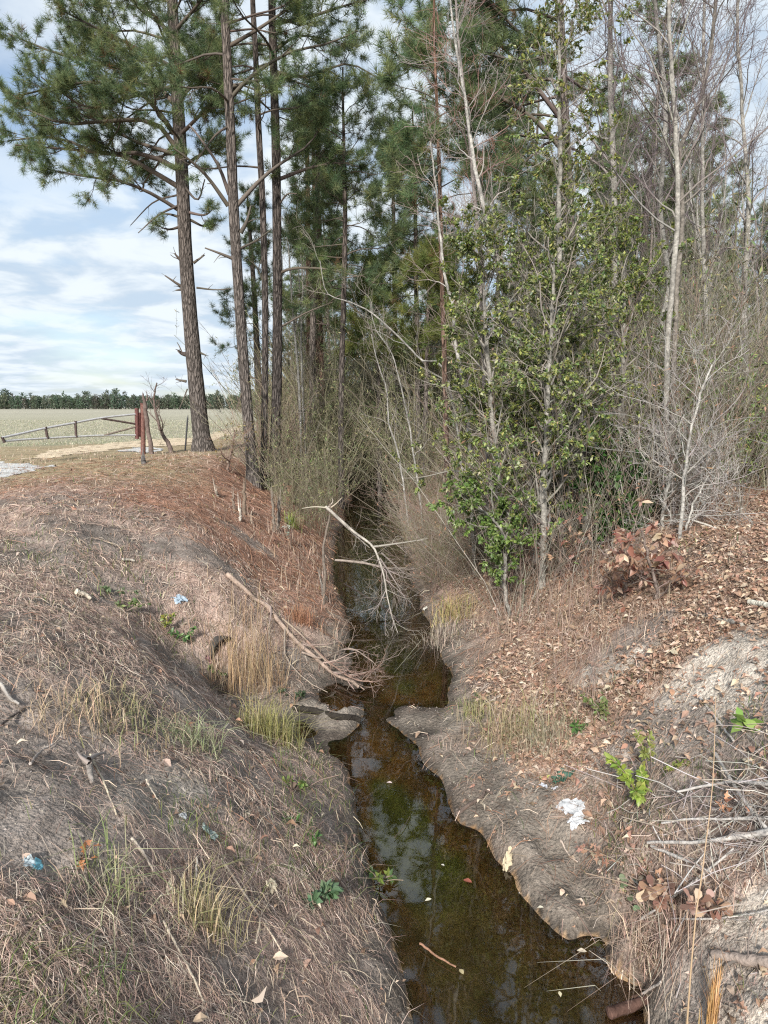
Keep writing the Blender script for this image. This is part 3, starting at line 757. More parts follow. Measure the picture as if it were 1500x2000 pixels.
# ---- pines across the ditch
YG = 10.6
pine('thin reddish pine sapling leaning over the ditch beside the hollies', [(884, 1105), (873, 900), (868, 700), (862, 500), (858, 330), (853, 200), (848, 60)],
     [6.5, 5.5, 4.8, 4.2, 3.6, 2.8, 1.8], YG, lambda tr: [(limbs_auto(tr, (ZT(430, YG), ZT(60, YG)), 22, .95, .6, r0=.012), dict(sub=5, sub2=2, Ls=.4, Lt=.25, t0=.3, size=.17)),
     (limbs_auto(tr, (ZT(1000, YG), ZT(480, YG)), 9, .8, .7, rise0=-.1, rise1=.3, r0=.006), 'dead')], (0, 0, 1), lo=np.array([.17, .12, .10]), up=np.array([.20, .12, .08]), seed=3, flare=1.05)
YH = 15.5
def fH(tr):
    ex = [plimb([(1105, 300), (1040, 230), (960, 180), (880, 140), (815, 110)], YH, 5, -.8), plimb([(1102, 240), (1040, 160), (980, 90), (900, 40), (830, 20)], YH, 5, .6), plimb([(1108, 340), (1040, 320), (960, 300), (890, 290)], YH, 4, 1),
          plimb([(1100, 150), (1030, 80), (960, 10), (900, -50)], YH, 4, -1), plimb([(1112, 400), (1050, 390), (980, 360)], YH, 4, -.5), plimb([(1104, 270), (1000, 260), (900, 220), (820, 190)], YH, 4, 2), plimb([(1098, 100), (1020, 120), (940, 100), (860, 70)], YH, 4, -2)]
    return [(ex, dict(sub=13, sub2=5, Ls=1.1, Lt=.5, t0=.3, tufts=3)), (limbs_auto(tr, (ZT(330, YH), ZT(-500, YH)), 26, 2.8, 1.2, az=3.4, azs=3.6, r0=.04), dict(sub=10, sub2=4, Ls=1.0, Lt=.5, t0=.4, tufts=3)),
            (limbs_auto(tr, (ZT(700, YH), ZT(420, YH)), 8, 1.4, 1.2, rise0=0, rise1=.2, r0=.015), 'dead')]
pine('large pine behind the holly tree, its broad dark crown reaching over the ditch', [(1122, 960), (1120, 800), (1117, 600), (1113, 420), (1106, 280), (1098, 100), (1090, -80), (1085, -450)],
     [11, 10, 9.5, 9, 8, 7, 6, 3.5], YH, fH, (0, 0, 1.5))
# ---- young pines in the gap
for i, (lab, pts, rp, Y, n_, L0, cols) in enumerate([
    ('young pine with drooping dark foliage behind the slender ditch pine', [(612, 930), (610, 700), (615, 500), (620, 350), (622, 200)], [7, 6, 5, 4, 2], 23.0, 34, 2.0, PINE_G),
    ('pointed young pine in the gap over the ditch, sky behind its tip', [(775, 900), (772, 700), (770, 500), (768, 380), (766, 255)], [6, 5, 4, 3, 1.5], 24.0, 30, 1.6, PINE_G),
    ('bushy yellow green young pine low in the gap over the ditch', [(742, 880), (740, 760), (738, 660), (736, 540)], [5, 4, 3, 1.5], 21.0, 26, 1.5, PINE_Y),
    ('leaning young pine half hidden behind the close group of three', [(512, 900), (505, 760), (498, 600), (490, 480), (484, 400)], [8, 7, 5, 4, 2], 27.0, 24, 1.9, PINE_G),
    ('young pine with open crown left of the pine sapling that overhangs the ditch', [(818, 900), (815, 700), (812, 500), (810, 350), (806, 240)], [6, 5, 4, 3, 1.5], 20.0, 28, 1.4, PINE_G),
    ('olive green young pine low behind the thin reddish sapling', [(830, 880), (832, 760), (835, 640), (838, 520)], [5, 4, 3, 1.5], 19.0, 26, 1.5, PINE_Y)]):
    y0, y1 = pts[1][1] - 60, pts[-1][1]
    pine(lab, pts, rp, Y, lambda tr: [(limbs_auto(tr, (ZT(y0, Y), ZT(y1, Y)), n_ + 6, L0, .5, rise0=.1, rise1=.9, r0=.018), dict(sub=6, sub2=2, Ls=.65, Lt=.4, t0=.2, size=.22, cols=cols, tpl=TUFT))], (0, 0, .3), name='young_pine')

# ------------------------------------------------------------------ bare and evergreen broadleaf trees
GRB = np.array([.30, .285, .255]); TWG = np.array([.25, .225, .195]); TWP = np.array([.15, .12, .125]); WHT = np.array([.39, .375, .345])
def bare_tree(label, pts, rpx, Y, n1=22, L1=1.6, n2=7, L2=.7, n3=4, L3=.32, t0=.3, up=.25, col=GRB, tw=TWG, top=None, extra=None, cat='bare tree', name='bare_tree', leafy=None, ang=(.5, 1.0), dy=0, group=None, bk=M_gbark, r1min=.004, bend=.5):
    nn = len(pts)
    W = [at_y(a, b, Y + dy * i / (nn - 1)) for i, (a, b) in enumerate(pts)]
    base = W[0].copy(); base[2] = float(ground(base[0], base[1])); W[0][2] = min(W[0][2], base[2]) - .08
    sr = [px_size(q, Y) for q in rpx]
    if top: W.append(W[-1] + np.array(top)); sr.append(.008)
    tr = path(W, 44); ss = np.linspace(0, 1, len(W)); cum = np.concatenate([[0], np.cumsum(np.linalg.norm(np.diff(np.array(W), axis=0), axis=1))]); cum /= cum[-1]
    rad = np.interp(np.linspace(0, 1, 44), cum, sr); rad[0] *= 1.35; rad[1] *= 1.12
    tr = tr + np.cumsum(rng.normal(size=tr.shape) * .006, 0) * np.array([1, 1, .2])
    e = empty(name, base, label, cat, group)
    g = G(); g.tube(tr, rad, col, 10, col * .8); g.build('trunk', bk, e, base)
    gb = G()
    P0, R0 = tr[None], rad[None]
    A1, R1, t1, _ = kids(P0, R0, n1, t0, 1, ang, L1, 9, .6, up, bend * .7, .3, .42, lt=.55, rmin=r1min)
    A2, R2, _, _ = kids(A1, R1, n2, .15, 1, (.45, 1.15), L2, 7, .6, up * .5, bend * .6, .4, .5, lt=.4, rmin=.0028)
    A3, R3, _, _ = kids(A2, R2, n3, .15, 1, (.4, 1.1), L3, 5, .55, .1, .1, .6, .6, lt=.3, rmin=.0018)
    emit(gb, A1, R1, col * .85, tw, 5); emit(gb, A2, R2, tw); emit(gb, A3, R3, tw)
    if extra: 
        for a in extra: gb.tube(a[0], a[1], a[2], 6)
    gb.build('branches', M_twig, e, base)
    if leafy:
        gl = G()
        for (cnt, size, cols, kw) in leafy: leaves_on(gl, A2 if kw.pop('on2', False) else np.concatenate([A3]), cnt, size, cols, **kw)
        gl.build('crown', M_leafg, e, base)
    return e
bare_tree('tall pale barked tree with twin stems and purplish twigs against the sky', [(1296, 1035), (1299, 850), (1304, 700), (1313, 550), (1325, 400), (1322, 260), (1318, 150), (1312, -50)], [6.2, 5.6, 5.2, 5, 4.6, 4.2, 3.8, 3.4], 8.4, n1=34, L1=2.6, n2=9, n3=5, L2=.9, tw=TWP, top=(0, .1, 3), t0=.38, up=.5)
bare_tree('dark stemmed sapling twisting round the tall pale tree on the right', [(1310, 1040), (1312, 850), (1318, 650), (1335, 420), (1330, 300), (1375, 180), (1402, 0), (1405, -100)], [5, 5, 4.5, 4.5, 4, 3.5, 3, 2.5], 8.7, n1=30, L1=2.0, n2=8, col=TWG * .8, tw=TWP, top=(.2, .1, 2), t0=.45, up=.5)
bare_tree('straight light grey tree behind the right edge of the holly', [(1188, 1010), (1192, 800), (1197, 600), (1198, 400), (1193, 250), (1190, 100), (1189, -60)], [7, 6.4, 6, 5.5, 5, 4.4, 4], 11.0, n1=30, L1=1.9, n2=7, tw=TWP, top=(0, 0, 3), t0=.4, up=.4)
bare_tree('slim grey tree curving right between the two pale trees', [(1262, 1000), (1268, 800), (1280, 650), (1300, 560), (1285, 400), (1296, 200), (1283, 60), (1275, -80)], [6, 5.5, 5, 4.5, 4.5, 4, 3.5, 3], 10.5, n1=26, L1=1.7, tw=TWP, top=(0, 0, 2), t0=.4, up=.4)
bare_tree('leaning white barked tree crossing the left side of the holly', [(1046, 1085), (1030, 900), (1006, 690), (985, 590), (958, 470), (930, 350), (912, 230), (890, 110), (870, -40)], [6.5, 5.8, 5.4, 5, 4.5, 3.6, 2.8, 2.2, 1.5], 8.8, n1=24, L1=1.3, n2=6, col=WHT, tw=np.array([.28, .25, .235]), top=(-.2, 0, 1.2), t0=.35)
bare_tree('thin white sapling with reddish twigs above the ditch', [(928, 1010), (915, 850), (893, 690), (880, 590), (865, 520), (850, 400)], [4.5, 4, 3.5, 3, 2.5, 2], 9.4, n1=14, L1=1.0, n2=5, col=WHT, tw=np.array([.30, .24, .22]), top=(-.1, 0, .8), t0=.3)
bare_tree('thin upright sapling with red buds in front of the pine crown', [(965, 1000), (945, 700), (935, 480), (920, 300), (905, 160), (893, 40)], [5, 4, 3.5, 3, 2.2, 2], 9.6, n1=20, L1=1.1, n2=5, col=np.array([.30, .26, .24]), tw=np.array([.26, .15, .13]), top=(0, 0, 1), t0=.5, up=.4)
bare_tree('forked white sapling beside the dead shrub on the right bank', [(1325, 1098), (1332, 1000), (1338, 920), (1352, 840), (1385, 740), (1402, 700)], [4, 3.6, 3.2, 2.6, 2, 1.4], 7.4, n1=16, L1=1.2, n2=6, col=WHT, tw=np.array([.33, .31, .295]), t0=.3, ang=(.5, 1.2))
bare_tree('thin pole of a tree at the right frame edge behind the dead shrub', [(1392, 990), (1388, 800), (1380, 600), (1372, 400), (1368, 200), (1372, 0)], [5, 4.5, 4, 3.5, 3, 2.5], 11.5, n1=26, L1=1.6, tw=TWP, top=(0, 0, 2), t0=.35, up=.4)
bare_tree('thin grey tree near the right frame edge, many fine rising twigs', [(1470, 980), (1462, 800), (1455, 600), (1462, 400), (1450, 200), (1440, 0)], [6, 5, 5, 4, 3, 2.5], 12.5, n1=30, L1=1.8, tw=TWP, top=(0, 0, 2), t0=.3, up=.4)
bare_tree('bent white stem with a knuckle, in the shade right of the holly', [(1143, 1085), (1140, 980), (1137, 880), (1130, 800), (1100, 790)], [12, 10.5, 9.5, 7, 3], 8.6, n1=10, L1=.9, n2=4, col=WHT * .95, tw=np.array([.33, .31, .29]), t0=.6)
HOL = [(.15, .215, .07), (.19, .25, .075), (.26, .30, .09), (.32, .33, .10), (.10, .155, .065), (.40, .41, .24)]
HOLY = [(.16, .18, .055), (.26, .24, .06), (.10, .14, .05), (.33, .28, .09)]
def leaf_tree(label, pts, rpx, Y, top=None, name='holly_tree', cat='evergreen tree', leaves=((5000, .055, HOL, {}),), **kw):
    return bare_tree(label, pts, rpx, Y, top=top, name=name, cat=cat, leafy=[(a, b, c, dict(d)) for a, b, c, d in leaves], **kw)
leaf_tree('tall narrow holly with yellowing leaves, tallest leafy tree by the ditch', [(1102, 1090), (1103, 900), (1104, 700), (1103, 500), (1102, 300), (1101, 150), (1100, 20)], [8, 7, 6, 5, 4, 3, 2], 8.3,
          top=(0, 0, .5), leaves=[(15500, .049, HOL + HOLY[:2], {})], n1=56, L1=1.25, n2=7, L2=.5, n3=4, L3=.22, t0=.12, up=.1, col=GRB * .9, tw=TWG * 1.1)
leaf_tree('dense dark holly filling the middle beneath the tall narrow one', [(1060, 1120), (1062, 950), (1066, 800), (1072, 650), (1078, 520)], [7, 6, 5, 4, 2.5], 8.0,
          leaves=[(16000, .052, HOL, {})], n1=50, L1=1.6, n2=7, L2=.5, n3=4, L3=.22, t0=.12, up=.1, tw=TWG)
leaf_tree('leafy holly leaning left towards the ditch with sprays over the water', [(985, 1110), (975, 950), (965, 800), (955, 680), (945, 560), (940, 470)], [6, 5.5, 5, 4, 3, 2], 8.4,
          leaves=[(17000, .052, HOL + HOLY[:1], {})], n1=46, L1=1.25, n2=7, L2=.45, n3=4, L3=.22, t0=.18, up=.05, tw=TWG)
leaf_tree('broad dark evergreen behind the pale trees on the right', [(1210, 1030), (1212, 900), (1216, 760), (1220, 600), (1224, 480)], [7, 6, 5, 4, 2.5], 9.4,
          leaves=[(14000, .052, HOL[:4], {})], n1=46, L1=1.6, n2=7, L2=.55, n3=4, L3=.24, t0=.1, up=.05, tw=TWG)
leaf_tree('bright green leafy shrub hanging out over the foot of the right bank', [(1000, 1115), (985, 1060), (960, 1015), (925, 985)], [4, 3.5, 3, 2], 7.6, name='evergreen_shrub', cat='shrub',
          leaves=[(5200, .055, [(.22, .28, .12), (.16, .24, .06), (.22, .30, .08), (.10, .17, .04)], {})], n1=26, L1=.8, n2=5, L2=.28, n3=3, L3=.15, t0=.2, up=.0, tw=TWG)
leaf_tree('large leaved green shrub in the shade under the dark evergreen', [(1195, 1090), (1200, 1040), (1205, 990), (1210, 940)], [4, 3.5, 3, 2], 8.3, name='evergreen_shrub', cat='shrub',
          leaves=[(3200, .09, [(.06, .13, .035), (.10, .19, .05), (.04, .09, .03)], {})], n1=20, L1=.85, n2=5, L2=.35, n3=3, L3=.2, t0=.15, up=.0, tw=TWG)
leaf_tree('green shrub in the middle of the wood edge below the knuckled stem', [(1150, 1075), (1152, 1020), (1155, 960), (1158, 900)], [4, 3.5, 3, 2], 8.5, name='evergreen_shrub', cat='shrub',
          leaves=[(5200, .065, [(.09, .16, .04), (.14, .20, .05), (.05, .10, .03)], {})], n1=26, L1=1.15, n2=5, L2=.4, n3=3, L3=.2, t0=.15, up=.0, tw=TWG)

# ------------------------------------------------------------------ the wood behind
def tmpl_bare(h, n1, col, tw, seed):
    g, gb = G(), G()
    tr = path([(0, 0, -.1), (rng.normal() * .15, rng.normal() * .15, h * .35), (rng.normal() * .4, rng.normal() * .4, h * .7), (rng.normal() * .6, rng.normal() * .6, h)], 24)
    rad = np.linspace(.045 * h / 9, .006, 24); g.tube(tr, rad, col, 7, col * .8)
    A1, R1, _, _ = kids(tr[None], rad[None], n1, .2, 1, (.45, 1.0), 1.8, 6, .4, .35, .5, .3, .4, lt=.5, rmin=.004)
    A2, R2, _, _ = kids(A1, R1, 6, .15, 1, (.4, 1.0), .85, 5, .4, .2, .3, .5, .5, lt=.4, rmin=.003)
    A3, R3, _, _ = kids(A2, R2, 3, .2, 1, (.4, .9), .4, 3, .3, .1, 0, .6, .6, lt=.3, rmin=.0024)
    emit(gb, A1, R1, col * .8, tw, 4); emit(gb, A2, R2, tw); emit(gb, A3, R3, tw)
    return g, gb, None
def tmpl_pine(h, cs, L0, nl, cols):
    g, gb, gn = G(), G(), G()
    tr = path([(0, 0, -.1), (rng.normal() * .1, rng.normal() * .1, h * .4), (rng.normal() * .3, rng.normal() * .3, h)], 24)
    rad = np.linspace(.14 * h / 13, .012, 24); g.tube(tr, rad, BK_LO, 8, BK_UP)
    dress(gb, gn, limbs_auto(tr, (h * cs, h * .98), nl, L0, .5, rise0=.1, rise1=.9, r0=.03), sub=6, sub2=3, Ls=.75, Lt=.4, tpl=TUFT_FAR, size=.24, tufts=2, cols=cols, sides=3)
    return g, gb, gn
def place_template(tm, name, cat, label, group, spots, mats):
    g, gb, gn = tm
    e = empty(name, (0, 0, 0), label, cat, group)
    g.build('trunk', mats[0], e); gb.build('branches', M_twig, e)
    if gn: gn.build('crown', mats[1], e)
    for i, (x, y, s) in enumerate(spots):
        z = float(ground(x, y)) - .05
        if i == 0: e.location = (x, y, z); e.rotation_euler = (0, 0, rng.uniform(0, 6.28)); e.scale = (s, s, s)
        else: copy_tree(e, (x, y, z), rng.uniform(0, 6.28), s)
    return e
def wood_spots(n, y0, y1, gap=False):
    out = []
    while len(out) < n:
        y = math.exp(rng.uniform(math.log(y0), math.log(y1))); xl = -.142 * y * 1.0; xh = .66 * y
        x = rng.uniform(xl, xh)
        if gap and -.05 * y < x < .065 * y: continue
        if -1.9 < x < 1.0 and y < 34: continue
        if x < 0 and y < 21: continue
        out.append((x, y, rng.uniform(.75, 1.2)))
    return out
GL = 'bare grey trees of the wood behind'; PL = 'pines of the wood behind'
for i in range(5):
    col = [GRB * .9, GRB * .7, WHT * .75, GRB * .6, np.array([.28, .24, .21])][i]
    place_template(tmpl_bare(9 + i * .7, 20, col, [TWG * .8, TWP, TWG * .9, TWG * .8, TWP][i], i), 'bare_tree', 'bare tree',
        'leafless grey tree in the crowded wood behind the ditch', GL, wood_spots(26, 17 if i < 3 else 22, 60), (M_gbark,))
for i in range(3):
    place_template(tmpl_pine(12 + 1.5 * i, [.45, .55, .3][i], [2.2, 2.4, 1.8][i], 30, PINE_G if i < 2 else PINE_G + PINE_Y[:1]), 'pine_tree', 'pine tree',
        'pine with green crown standing back in the wood', PL, wood_spots(15, 28 if i < 2 else 22, 70, True), (M_pbark, M_needle))
# tree stems one can tell apart in the gap, left of the slender ditch pine
for lab, pts, rp, Y in [('pair of reddish pine stems in the gap, the left one', [(604, 900), (604, 700), (603, 540), (600, 300)], [6, 5.5, 5, 4], 27),
                        ('thin reddish pine stem between two others in the gap', [(624, 905), (622, 700), (618, 560), (612, 300)], [5.5, 5, 4.5, 3.5], 26),
                        ('reddish pine stem just left of the slender ditch pine', [(632, 910), (630, 760), (626, 640), (624, 420)], [5, 5, 4.5, 4], 25)]:
    pine(lab, pts, rp, Y, lambda tr: [(limbs_auto(tr, (tr[-1, 2] - 2.0, tr[-1, 2] + .5), 12, 1.6, .8, r0=.02), dict(sub=5, sub2=3, Ls=.6, Lt=.35, t0=.3, tpl=TUFT_FAR)),
         (limbs_auto(tr, (1.5, 6), 8, 1.2, 1.0, rise0=0, rise1=.2, r0=.01), 'dead')], (0, 0, .5), lo=np.array([.16, .11, .09]), up=np.array([.17, .10, .075]))
for lab, pts, rp, Y in [('thin white stem curving up in the gap over the left bank', [(590, 930), (586, 800), (575, 650), (567, 560), (563, 480)], [2.6, 2.4, 2.1, 1.8, 1.2], 20.0),
                        ('second thin white stem in the gap, straighter and just right of the curved one', [(598, 930), (595, 800), (592, 650), (594, 560), (590, 480)], [2.6, 2.2, 2, 1.8, 1.2], 20.5),
                        ('pale crooked stem among brush on the right bank of the ditch', [(800, 985), (780, 900), (762, 830), (755, 760), (735, 700)], [2, 1.8, 1.6, 1.3, 1], 15.0),
                        ('pale stem bending left over the far water', [(828, 990), (815, 930), (805, 850), (790, 780), (770, 700), (735, 640)], [2.2, 2, 1.7, 1.4, 1.1, .8], 14.0),
                        ('long bare limb of a tree arching left over the ditch', [(925, 905), (870, 740), (820, 700), (740, 620), (690, 590), (640, 570)], [2.2, 2, 1.8, 1.5, 1.2, .8], 11.5)]:
    bare_tree(lab, pts, rp, Y, n1=12, L1=1.1, n2=5, L2=.5, n3=3, L3=.25, col=WHT * .8, tw=TWG, top=(-.1, 0, .5), t0=.2)

# undergrowth ---------------------------------------------------------
def thicket(name, label, cat, cnt, sampler, h, cols, leaf=None, lean=.25, r=.006, sub=5, Ls=.5, curl=.3, mat_=None):
    g = G()
    XY = sampler(cnt); m = len(XY)
    z = ground(XY[:, 0], XY[:, 1]); H = rng.uniform(h[0], h[1], m)
    d = unit(np.stack([rng.normal(size=m) * lean, rng.normal(size=m) * lean, np.ones(m)], 1))
    k = 7
    dirs = unit(np.repeat(d[:, None], k - 1, 1) + np.cumsum(rng.normal(size=(m, k - 1, 3)) * np.array([1, 1, .3]) * curl, 1) / math.sqrt(k))
    P = np.stack([XY[:, 0], XY[:, 1], z - .05], 1)[:, None] + np.concatenate([np.zeros((m, 1, 3)), np.cumsum(dirs * (H / (k - 1))[:, None, None], 1)], 1)
    dist = np.hypot(XY[:, 0], XY[:, 1])
    r0 = r * rng.uniform(.6, 1.6, m) * (H / h[1]) ** .5 * np.clip(dist / 12, 1, 2.2)
    Rr = r0[:, None] * np.linspace(1, .3, k)
    K = palette(cols, m, .25, .05)
    g.tubes(P, Rr, K, 3)
    A1, R1, _, pi = kids(P, Rr, sub, .2, 1, (.35, .95), Ls, 4, .35, .2, .2, .5, .6, lt=.4, rmin=.0018)
    g.tubes(A1, np.maximum(R1, .0011 * np.hypot(A1[:, :1, 0], A1[:, :1, 1]) ** 1.0 * .12), np.repeat(K, sub, 0), 3)
    if leaf:
        n_, size, lc, wd = leaf
        leaves_on(g, A1, n_, size, lc, LEAF, .2, .2, wid=wd)
    o = g.build(name, mat_ or M_twig)
    return tag(o, label, cat, kind='stuff')
def band(x0, x1, y0, y1, bad=None, dens=None):
    def s(n):
        out = np.zeros((0, 2))
        while len(out) < n:
            y = np.exp(rng.uniform(math.log(y0), math.log(y1), n)); t = rng.random(n)
            xa = np.interp(y, *x0) if isinstance(x0, tuple) else x0; xb = np.interp(y, *x1) if isinstance(x1, tuple) else x1
            x = xa + (xb - xa) * t
            ok = fbm(x * .6, y * .5, 77, 3) > .42 if dens is None else fbm(x * .9, y * .7, 78, 3) > dens
            if bad is not None: ok &= ~bad(x, y)
            out = np.concatenate([out, np.stack([x, y], 1)[ok]])
        return out[:n]
    return s
over_water = lambda x, y: (ground(x, y) < WZ + .08)
OLV = [(.19, .18, .11), (.23, .21, .14), (.15, .155, .085), (.29, .265, .19)]
RBR = [(.22, .155, .125), (.26, .20, .165), (.17, .125, .10), (.30, .26, .225)]
GRY = [(.24, .215, .175), (.19, .165, .135), (.32, .30, .255), (.155, .13, .105)]
CAN = [(.20, .175, .125), (.17, .155, .10), (.27, .235, .18), (.13, .12, .08)]
LOL = [(.22, .25, .11), (.15, .19, .09), (.29, .28, .14), (.11, .15, .075)]
thicket('cane_undergrowth', 'tan and olive canes standing on the left ditch edge', 'canes', 260, band(([11.5, 14, 20], [-1.7, -2.3, -3.3]), ([11.5, 14, 20], [-1.15, -1.15, -1.2]), 12.6, 22, over_water, .36), (.3, 2.5), CAN, (4500, .07, LOL + CAN[:2], .25), .10, .0038, 5, .35, .6)
thicket('ditch_edge_brush', 'red brown leafless brush along the right ditch edge', 'brush', 1500, band(([9, 12, 20], [.55, .5, .1]), ([9, 12, 20], [1.7, 3.0, 5.0]), 9, 20, over_water, .3), (.2, 1.9), RBR + OLV[:3] + GRY[:1], (3000, .05, [(.30, .16, .10), (.24, .15, .10)], .4), .6, .0032, 8, .5, 1.1)
thicket('gap_undergrowth', 'olive brown tangle closing the far end of the ditch', 'undergrowth', 2600, band(([19, 30, 60], [-2.4, -4.3, -8.5]), ([19, 30, 60], [3.5, 5, 9]), 20, 60, lambda x, y: over_water(x, y) & (y < 25), .3), (2.0, 6.5), OLV + GRY[:2], (90000, .11, LOL + [(.26, .23, .14)], .35), .3, .009, 9, 1.1, .6)
thicket('wood_undergrowth', 'grey leafless tangle filling the wood on the right', 'undergrowth', 3600, band(([8.5, 12, 30, 60], [3.0, 3.0, 4, 8]), ([10, 30, 60], [7.5, 21, 42]), 10, 60, None, .3), (1.0, 5.2), GRY + OLV[:2], (70000, .10, LOL + [(.26, .2, .13), (.11, .16, .07)], .45), .3, .008, 9, 1.1, .6)
thicket('low_evergreen_undergrowth', 'low dark green leafy growth on the wood floor', 'undergrowth', 2300, band(([9.5, 14, 60], [3.2, 3.5, 6]), ([9.5, 30, 60], [7.5, 22, 42]), 9.8, 50, None, .5), (.6, 2.4), OLV, (100000, .09, HOL[:3] + [(.12, .2, .08)], .5), .35, .006, 7, .55, .4)
thicket('far_bank_undergrowth', 'brown and olive brush under the pines on the left bank', 'undergrowth', 700, band(([16, 24, 40], [-3.4, -3.9, -6.6]), ([16, 24, 40], [-1.9, -2.3, -2.5]), 16.5, 40, over_water, .3), (.6, 3.2), OLV + RBR, (5000, .08, LOL + RBR[:2], .3), .3, .006, 7, .6, .4)
thicket('wood_edge_stems', 'thin grey stems crowding the foot of the hollies', 'undergrowth', 420, band(([6.5, 8, 9.5], [1.5, 1.2, 1.6]), ([6.5, 8, 9.5], [3.6, 4.3, 5.0]), 7.3, 9.8, None, .35), (.6, 3.4), GRY + RBR[:1], (1500, .07, [(.30, .18, .12), (.26, .17, .11), (.12, .16, .06)], .45), .25, .005, 7, .5, .5)

thicket('overhanging_brush', 'olive tan saplings closing over the far end of the ditch', 'brush', 520, band(([14, 20, 30], [-1.8, -2.2, -2.6]), ([14, 20, 30], [1.6, 1.8, 2.2]), 16, 30, lambda x, y: (ground(x, y) < WZ + .02) & (y < 22), .2), (1.2, 5.0), OLV + CAN, (16000, .09, LOL + CAN[:2], .3), .42, .005, 8, .8, .6)
# far wood along the field
def treeline():
    g = G(); gt = []
    def row(x0, x1, y0, y1, n, h0, h1, cols):
        x = rng.uniform(0, 1, n); X = x0 + (x1 - x0) * x; Y = y0 + (y1 - y0) * x + rng.uniform(0, 26, n)
        hh = rng.uniform(h0, h1, n) * (.85 + .3 * fbm(X * .05, X * 0 + 3, 5, 3)) ; tall = rng.random(n) < .07; hh[tall] *= 1.4
        z = ground(X, Y)
        P = np.stack([np.stack([X, Y, z], 1), np.stack([X, Y, z + hh * .9], 1)], 1)
        g.tubes(P, np.stack([hh * .016, hh * .006], 1), jit((.12, .10, .09), n), 4)
        per = 120
        pi = np.repeat(np.arange(n), per); t = rng.random(n * per) ** .8
        rr = hh[pi] * .30 * np.sqrt(1.05 - t) * rng.random(n * per) ** .5; th = rng.uniform(0, 6.28, n * per)
        pos = np.stack([X[pi] + rr * np.cos(th), Y[pi] + rr * np.sin(th), z[pi] + hh[pi] * (.08 + .92 * t)], 1)
        a, b, c = frames(rng.normal(size=(n * per, 3)))
        base = palette(cols, n, .25, .08)[pi] * rng.uniform(.6, 1.4, (n * per, 1))
        g.scatter(LEAF[0], LEAF[1], pos, a, b, c, hh[pi] * rng.uniform(.07, .16, n * per), base)
    PG_HAZED = [(.085, .125, .08), (.10, .145, .095), (.12, .15, .10), (.13, .13, .10)]  # pine greens lightened: distance haze is put into the colour
    row(-330, -20, 440, 360, 1000, 5.5, 8.6, PG_HAZED); row(-45, 30, 260, 190, 240, 6.5, 9, PG_HAZED + [(.12, .11, .08)]); row(-36, 20, 150, 120, 70, 2.0, 3.2, [(.17, .13, .10), (.13, .12, .09), (.08, .10, .05)])
    row(-14, 60, 95, 80, 90, 8, 12, PG_HAZED + [(.10, .10, .07)]); row(30, 120, 100, 110, 120, 9, 14, PG_HAZED)
    return tag(g.build('treeline', M_leafg), 'distant dark green pine wood beyond the field', 'treeline', kind='stuff')
treeline()

# ------------------------------------------------------------------ litter: straw, needles, leaves, grass
def polar(n, r0=1.5, r1=24, a=.86):
    r = np.exp(rng.uniform(math.log(r0), math.log(r1), n)); th = rng.uniform(-a, a, n)
    return r * np.sin(th), r * np.cos(th), r
def dry(x, y, lim=.03): return ground(x, y) > WZ + lim
def strands(g, x, y, L, wd, cols, lift=.012, bendy=.25, rise=.0, p=None, a=.3):
    m = len(x); th = rng.uniform(0, 6.283, m); L = L * rng.uniform(.4, 1.3, m)
    b = th + rng.normal(size=m) * bendy
    p0 = np.stack([x, y], 1); p1 = p0 + np.stack([np.cos(th), np.sin(th)], 1) * L[:, None] * .5; p2 = p1 + np.stack([np.cos(b), np.sin(b)], 1) * L[:, None] * .5
    h = [ground(q[:, 0], q[:, 1]) for q in (p0, p1, p2)]
    l0 = rng.uniform(.0, lift, m); r = rng.normal(size=m) * rise * L
    Z = [h[0] + l0, (h[0] + h[2]) / 2 * .5 + h[1] * .5 + l0 + lift * .5 + np.abs(r) * .5, h[2] + l0 + np.abs(r)]
    P = np.stack([np.stack([q[:, 0], q[:, 1], zq], 1) for q, zq in zip((p0, p1, p2), Z)], 1)
    side = unit(np.stack([-np.sin(th), np.cos(th), rng.normal(size=m) * .5], 1)) * (wd * rng.uniform(.5, 1.4, m))[:, None] / 2
    V = np.stack([P[:, 0] - side, P[:, 0] + side, P[:, 1] + side, P[:, 1] - side, P[:, 2] + side * .4, P[:, 2] - side * .4], 1).reshape(-1, 3)
    f = np.array([[0, 1, 2, 3], [3, 2, 4, 5]]); Fc = (f[None] + (np.arange(m) * 6)[:, None, None]).reshape(-1, 4)
    g.add(V, Fc, np.repeat(palette(cols, m, a, .05, p), 6, 0))
STR = [(.56, .43, .34), (.44, .325, .265), (.34, .24, .195), (.62, .53, .44), (.19, .14, .115), (.42, .29, .24)]
NDL = [(.37, .195, .12), (.29, .15, .10), (.43, .25, .165), (.18, .10, .07), (.38, .28, .215)]
LEV = [(.36, .25, .18), (.29, .19, .14), (.44, .335, .25), (.19, .13, .095), (.52, .43, .34), (.34, .205, .145)]
x, y, r = polar(340000, 1.5, 20)
nz = needle_zone(x, y); lz = leaf_zone(x, y); bm = bare_mask(x, y)
cl = fbm(x * 2.2, y * 2.2, 90, 3)
ok = dry(x, y) & (rng.random(len(x)) < (1 - .85 * nz) * (1 - .5 * lz) * (1 - .8 * bm) * np.clip(.12 + 3.2 * (cl - .36), .05, 1) * np.where(ground(x, y) < WZ + .14, .12, 1)) & ((y < 12) | (x > -6))
g = G(); s_ = np.clip(r / 5, .55, 3)[ok]
strands(g, x[ok], y[ok], .10 * s_ ** .35, .0026 * s_, STR, .02, .4, .12)
tag(g.build('straw_litter', M_straw), 'flattened dead straw and stems over the near banks', 'straw litter', kind='stuff')
x, y, r = polar(200000, 3, 24)
